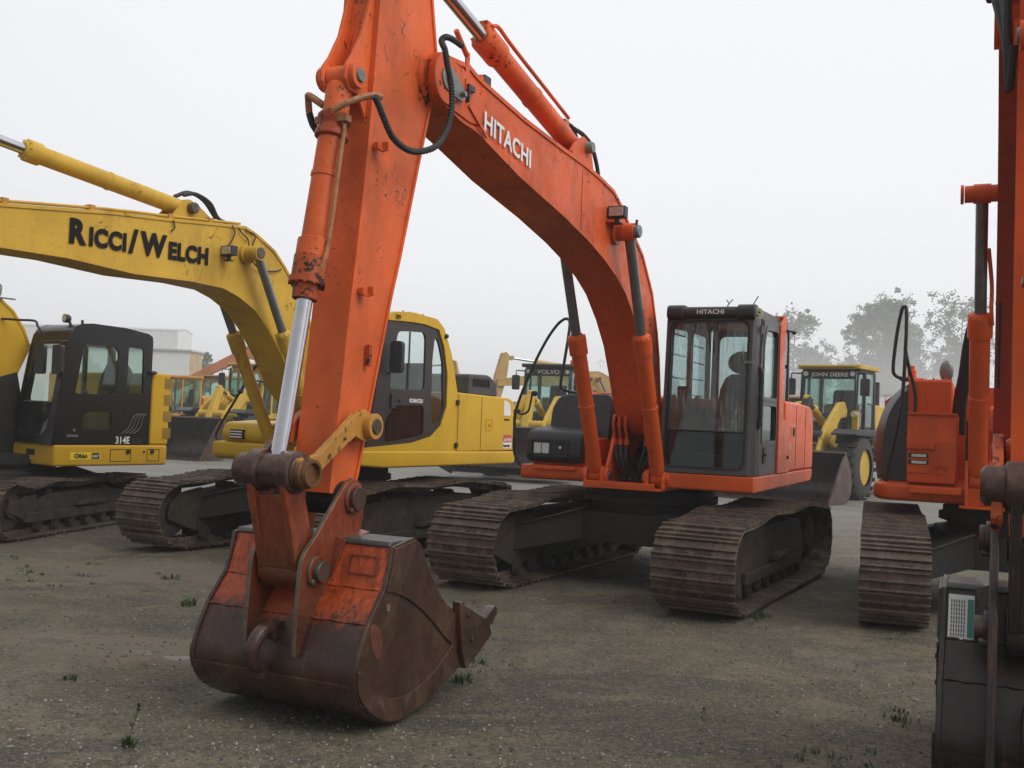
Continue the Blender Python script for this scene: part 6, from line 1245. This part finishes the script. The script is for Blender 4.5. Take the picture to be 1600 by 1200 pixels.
def backdrop():
    MT['leaf']=plain('spring_leaves',(.110,.160,.052),.7,0,.4,0,1.2)
    # big pale hangar and small white shed on the left
    def shed(u,d,w,dep,h,yaw,label,mt,gable=0.0,parts=True):
        p=far_pt(u,d); root=empty('shed',(p.x,p.y,0),yaw); tag(root,label,'building')
        m=MB(); m.prismx([(0,-.1),(0,h),(dep/2,h+gable),(dep,h),(dep,-.1)],-w,0); wall=m.build('wall',mt,root)
        m=MB(); m.prismx([(-.2,h-.02),(-.2,h+.14),(dep/2,h+gable+.16),(dep+.2,h+.14),(dep+.2,h-.02),(dep/2,h+gable+.0)],-w-.2,.2); m.build('roof',MT['roofgrey'],root)
        return root,wall
    m,nt,b=newmat('corrugated_white'); g=N(nt); wv=g.n('ShaderNodeTexWave'); wv.inputs['Scale'].default_value=1.6; g.L(g.tc,wv.inputs['Vector']); g.L(g.mix(wv.outputs['Fac'],(.70,.71,.69),(.76,.77,.75)),b.inputs['Base Color']); g.L(g.bump(wv.outputs['Fac'],.12,.03),b.inputs['Normal']); b.inputs['Roughness'].default_value=.5; MT['corr']=m
    MT['roofgrey']=plain('pale_roof',(.5,.5,.5),.5,0,.1,0,3); MT['tan']=plain('tan_cladding',(.45,.33,.18),.8,0,.3,.1,2)
    r,wl=shed(292,96,15.6,3.9,6.8,0,'small white corrugated shed with a tan end wall on the left behind the loaders',MT['corr'],0.0)
    m=MB(); m.box(-.0,.05,.1,3.8,0,6.7); m.build('end_wall',MT['tan'],wl)
    m=MB(); m.box(-11.2,-10.3,-.05,.0,3.0,4.0); m.build('window',MT['glass_dark'],wl)
    shed(272,330,150,14,25.5,R(-1),'long pale building fading into the mist at the far left, behind the small shed',plain('pale_wall',(.72,.72,.72),.6,0,.05,0,3),1.0)
    # white box trailer
    p=far_pt(1338,62); root=empty('box_trailer',(p.x,p.y,0),R(0)); tag(root,'long white box trailer parked far behind on the right, under the misty trees','trailer')
    m=MB(); m.box(0,14.5,0,2.5,1.1,4.05); bd=m.build('box',MT['white'],root,bevel=.03)
    m=MB()
    for x in (1.35,1.75,4,6.5,9,11.5): m.box(x-.03,x+.03,-.03,0,1.15,4.0)
    m.box(0,14.5,-.03,0,3.93,4.05); m.build('trim',MT['roofgrey'],bd); 
    for x in (2.4,3.7):
        m=MB(); m.lathe((x,.02,.5),(0,1,0),[(0,.3),(.05,.5),(.28,.5),(.3,.3)],20); m.build('wheel',MT['tyre'],root)
    m=MB(); m.box(10,10.15,.3,.45,0,1.1); m.box(10,10.15,2,2.15,0,1.1); m.build('landing_leg',MT['black'],root)
    # far wood that closes the yard behind the single trees: one mass
    rr=random.Random(21); c=MB()
    for k in range(420):
        u=rr.uniform(1175,1540); p=far_pt(u,rr.uniform(500,560)); top=15+7*mnoise.noise(Vector((u*.018,0,0)))+4*mnoise.noise(Vector((u*.07,3,0)))
        q=Vector((p.x,p.y,rr.uniform(0,max(4,top)))); cr=rr.uniform(1.5,3.6)
        for i in range(42):
            d=Vector([rr.gauss(0,1) for _ in range(3)]).normalized()*cr*rr.random()**.5; s=rr.uniform(.25,.6)
            x=Vector([rr.gauss(0,1) for _ in range(3)]).normalized(); y=x.cross(Vector([rr.gauss(0,1) for _ in range(3)])).normalized(); o=q+d
            c.add([o-x*s,o-y*s*.7,o+x*s,o+y*s*.7],[(0,1,2,3)])
    tag(c.build('far_wood',MT['leaf'],None,flat=True),kind='stuff')
    # trees
    tree(1238,150,18,3.6,'pale misty tree just right of the orange cab roof',0,1,.9)
    tree(1262,165,13.5,3.0,'thin low tree in the mist beside the cab, right of the first',0,2,.8)
    tree(1288,170,15,3.2,'feathery tree left of the black loader cab roof',0,12,.6)
    tree(1308,160,13,3.8,'leafless spindly tree above the black loader cab',2,3,.7,'bare_tree')
    tree(1345,170,20.5,3.0,'slim upright tree right above the black loader cab',0,4,1.0)
    tree(1385,170,22.5,4.6,'tallest leafy tree in the mist, left of the tall black handrail',0,5,1.3)
    tree(1415,180,20,3.6,'leafy misty tree directly behind the tall black handrail',0,6,.9)
    tree(1500,180,24,5.4,'broad misty tree between the handrail and the right orange boom',1,7,1.1)
    tree(1465,185,14,3.4,'low faint tree just right of the tall black handrail',0,8,.7)
    tree(1362,150,8.5,4.2,'low bushy tree behind the white trailer',1,9,1.0,'bushy_tree')
    tree(1215,190,13,4,'faint tree seen behind the orange cab pillar',1,13,.8)
    tree(1430,160,9,4.2,'low bushy tree left of the round grey cowl',1,14,1.0,'bushy_tree')
    tree(312,52,3.1,.55,'small yellowish shrubby tree at the corner of the white shed',1,10,.5,'small_tree')
    tree(895,200,10,4,'faint distant tree above the round beacon loader',1,15,.5)
def background_machines(main,yel):
    # loaders
    m1=far_pt(1302,28.5); loader(m1,R(37),MT['loader_yellow'],'yellow wheel loader with a black cab and lowered dark bucket, right of the orange cab','JOHN DEERE',1.12,'black',bw=1.45,bh=.84)
    m2=far_pt(860,32.5); loader(m2,R(20),MT['loader_yellow'],'yellow wheel loader with a cream cab roof and orange beacon, behind the black handrail','VOLVO',1.10,'darkgrey',MT['darkgrey'],bw=1.65,bz=.03,bpitch=.28,beacon=True)
    m3=far_pt(392,37.0); loader(m3,R(22),MT['loader_yellow'],'pale yellow wheel loader with its dark bucket down, behind the left chrome rod',None,1.05,MT['loader_yellow'],bw=1.3)
    m4=far_pt(272,42.0); loader(m4,R(60),MT['loader_orange'],'orange wheel loader at the far left, right of the black cab',None,.93,MT['loader_orange'])
    m5=far_pt(1232,38.0); loader(m5,R(30),MT['loader_tan'],'brownish wheel loader half hidden between the orange cab and the black cabbed loader',None,.93,'darkgrey')
    m6=far_pt(950,47.0); loader(m6,R(25),MT['loader_tan'],'pale distant wheel loader seen between the two boom cylinders',None,.98,MT['loader_tan'])
    m7=far_pt(338,47.0); loader(m7,R(35),MT['loader_tan'],'tan wheel loader farthest back, between the orange and the pale yellow loaders on the left',None,1.0,MT['loader_tan'])
    # small far excavators reuse the shapes of the near ones
    keep=lambda o: o.name.split('.')[0] not in ('cable','hose','pipe','roof_stud','lettering','warning_sticker','torn_sticker','grease_nipple')
    sw={MT['yellow']:MT['loader_tan'],MT['yellow_body']:MT['loader_tan']}
    c=copy_tree(yel,None,sw,keep); p=far_pt(1000,43); c.location=p; c.rotation_euler=(0,0,Frame(0,0,R(76)).rz); tag(c,'tan excavator far behind with its boom raised left of the beacon loader','excavator','excavators far behind in the mist')
    arm_far(c,MT['loader_tan'],MT['loader_tan'])
    c=copy_tree(yel,None,sw,keep); p=far_pt(520,50); c.location=p; c.rotation_euler=(0,0,Frame(0,0,R(-80)).rz); tag(c,'tan excavator whose boom tip shows above a yellow machine and grey engine cover','excavator','excavators far behind in the mist')
    arm_far(c,MT['loader_tan'],MT['loader_tan'])
    fo=paint('faded_far_orange',(.50,.19,.09),dirt=.3,chips=0,scr=0)
    far_excavator(far_pt(436,55),R(82),fo,[(-.3,1.9),(.9,4.75),(1.35,5.1),(1.7,5.05),(5.9,2.6),(5.85,2.25),(1.8,4.35),(1.4,4.3),(.6,1.7)],[(5.5,3.2),(6.1,3.3),(6.5,2.4),(6.0,.7),(5.7,.7)],'faded orange excavator far off on the left, its boom sloping down behind the wheel loaders')
def far_excavator(p,yaw,mat,boom,arm,label):
    root=empty('excavator',p,Frame(0,0,yaw).rz); tag(root,label,'excavator','excavators far behind in the mist')
    for s in (-1,1):
        m=MB(); m.prism(rnd([(2.2,.45),(1.9,.02),(-1.9,.02),(-2.2,.45),(-1.9,.9),(1.9,.85)],.3,4),s*1.2-.35,s*1.2+.35); t=m.build('track',MT['track'],root,bevel=.02)
        m=MB(); m.cyl((1.8,s*1.2-.38,.45),(1.8,s*1.2+.38,.45),.3); m.build('idler',MT['frame'],t)
    m=MB(); m.box(-.8,.8,-.9,.9,.45,1.05); m.build('centre_frame',MT['dark'],root)
    m=MB(); m.box(-2.4,.9,-1.35,1.35,1.05,1.3); m.box(-2.4,-.6,-1.3,1.3,1.3,2.05); b=m.build('body',mat,root,bevel=.05)
    m=MB(); boxwin(m,[(-.55,1.3),(-.5,2.9),(.7,2.9),(.95,1.3)],[[(-.4,2.0),(-.35,2.75),(.6,2.75),(.75,2.0)]],1.3); boxwin(m,[(-.55,1.3),(-.5,2.9),(.7,2.9),(.95,1.3)],[[(-.4,2.0),(-.35,2.75),(.6,2.75),(.75,2.0)]],.4); m.box(-.55,.72,.4,1.3,2.85,2.95); m.box(.80,.95,.4,1.3,1.3,1.6)
    c=m.build('cab',mat,root,bevel=.01)
    m=MB(); m.prism([(-.45,1.95),(-.4,2.8),(.65,2.8),(.8,1.95)],1.27,1.275); m.build('window',MT['glass'],c)
    m=MB(); m.prism(boom,-.22,.22); bm=m.build('boom',mat,root,bevel=.03)
    m=MB(); m.prism(arm,-.15,.15); m.build('arm',mat,root,bevel=.02)
    m=MB(); m.prism([(5.6,.9),(5.2,.8),(4.9,.2),(5.3,.0),(6.0,.0),(6.2,.5),(6.0,.9)],-.5,.5); m.build('bucket',MT['bucket_dark'],root,bevel=.05)
    for s in (-1,1): hyd(root,'boom_cylinder',(.8,s*.38,1.3),(1.7,s*.38,4.0),.6,.08,.05,mat,'steelrod',eye=.08)
def arm_far(root,mat,m2):
    m=MB(); m.prism([(5.80,3.4),(5.72,4.25),(5.85,4.4),(6.05,4.35),(6.3,3.4),(6.32,3.0),(6.5,1.2),(6.4,1.05),(6.25,1.1),(6.0,2.6)],-.15,.15); a=m.build('arm',mat,root,bevel=.02)
    m=MB(); m.prism([(6.2,1.0),(5.7,1.1),(5.3,.5),(5.6,.05),(6.4,.02),(6.75,.4),(6.6,.9)],-.55,.55); m.build('bucket',MT['bucket_dark'],root,bevel=.05)
def camera():
    cd=bpy.data.cameras.new('camera'); cd.sensor_width=36; cd.sensor_fit='HORIZONTAL'; cd.lens=CF/1600*36; cd.clip_end=2000; cd.clip_start=.05
    o=bpy.data.objects.new('camera',cd); C.objects.link(o)
    M=Matrix((RT2,UP2,-FW)).transposed().to_4x4(); M.translation=CO; o.matrix_world=M; scene.camera=o
camera(); world_and_light(); ground(); stones(); weeds()
mainm=main_machine(); rightm=right_machine(); yel=yellow_machine(); cat=black_cab_machine()
background_machines(mainm,yel); backdrop()
scene.view_settings.view_transform='Standard'; scene.view_settings.look='None'; scene.view_settings.exposure=0; scene.view_settings.gamma=1
scene.cycles.volume_bounces=1; scene.cycles.max_bounces=8; scene.cycles.transparent_max_bounces=24; scene.cycles.use_denoising=True
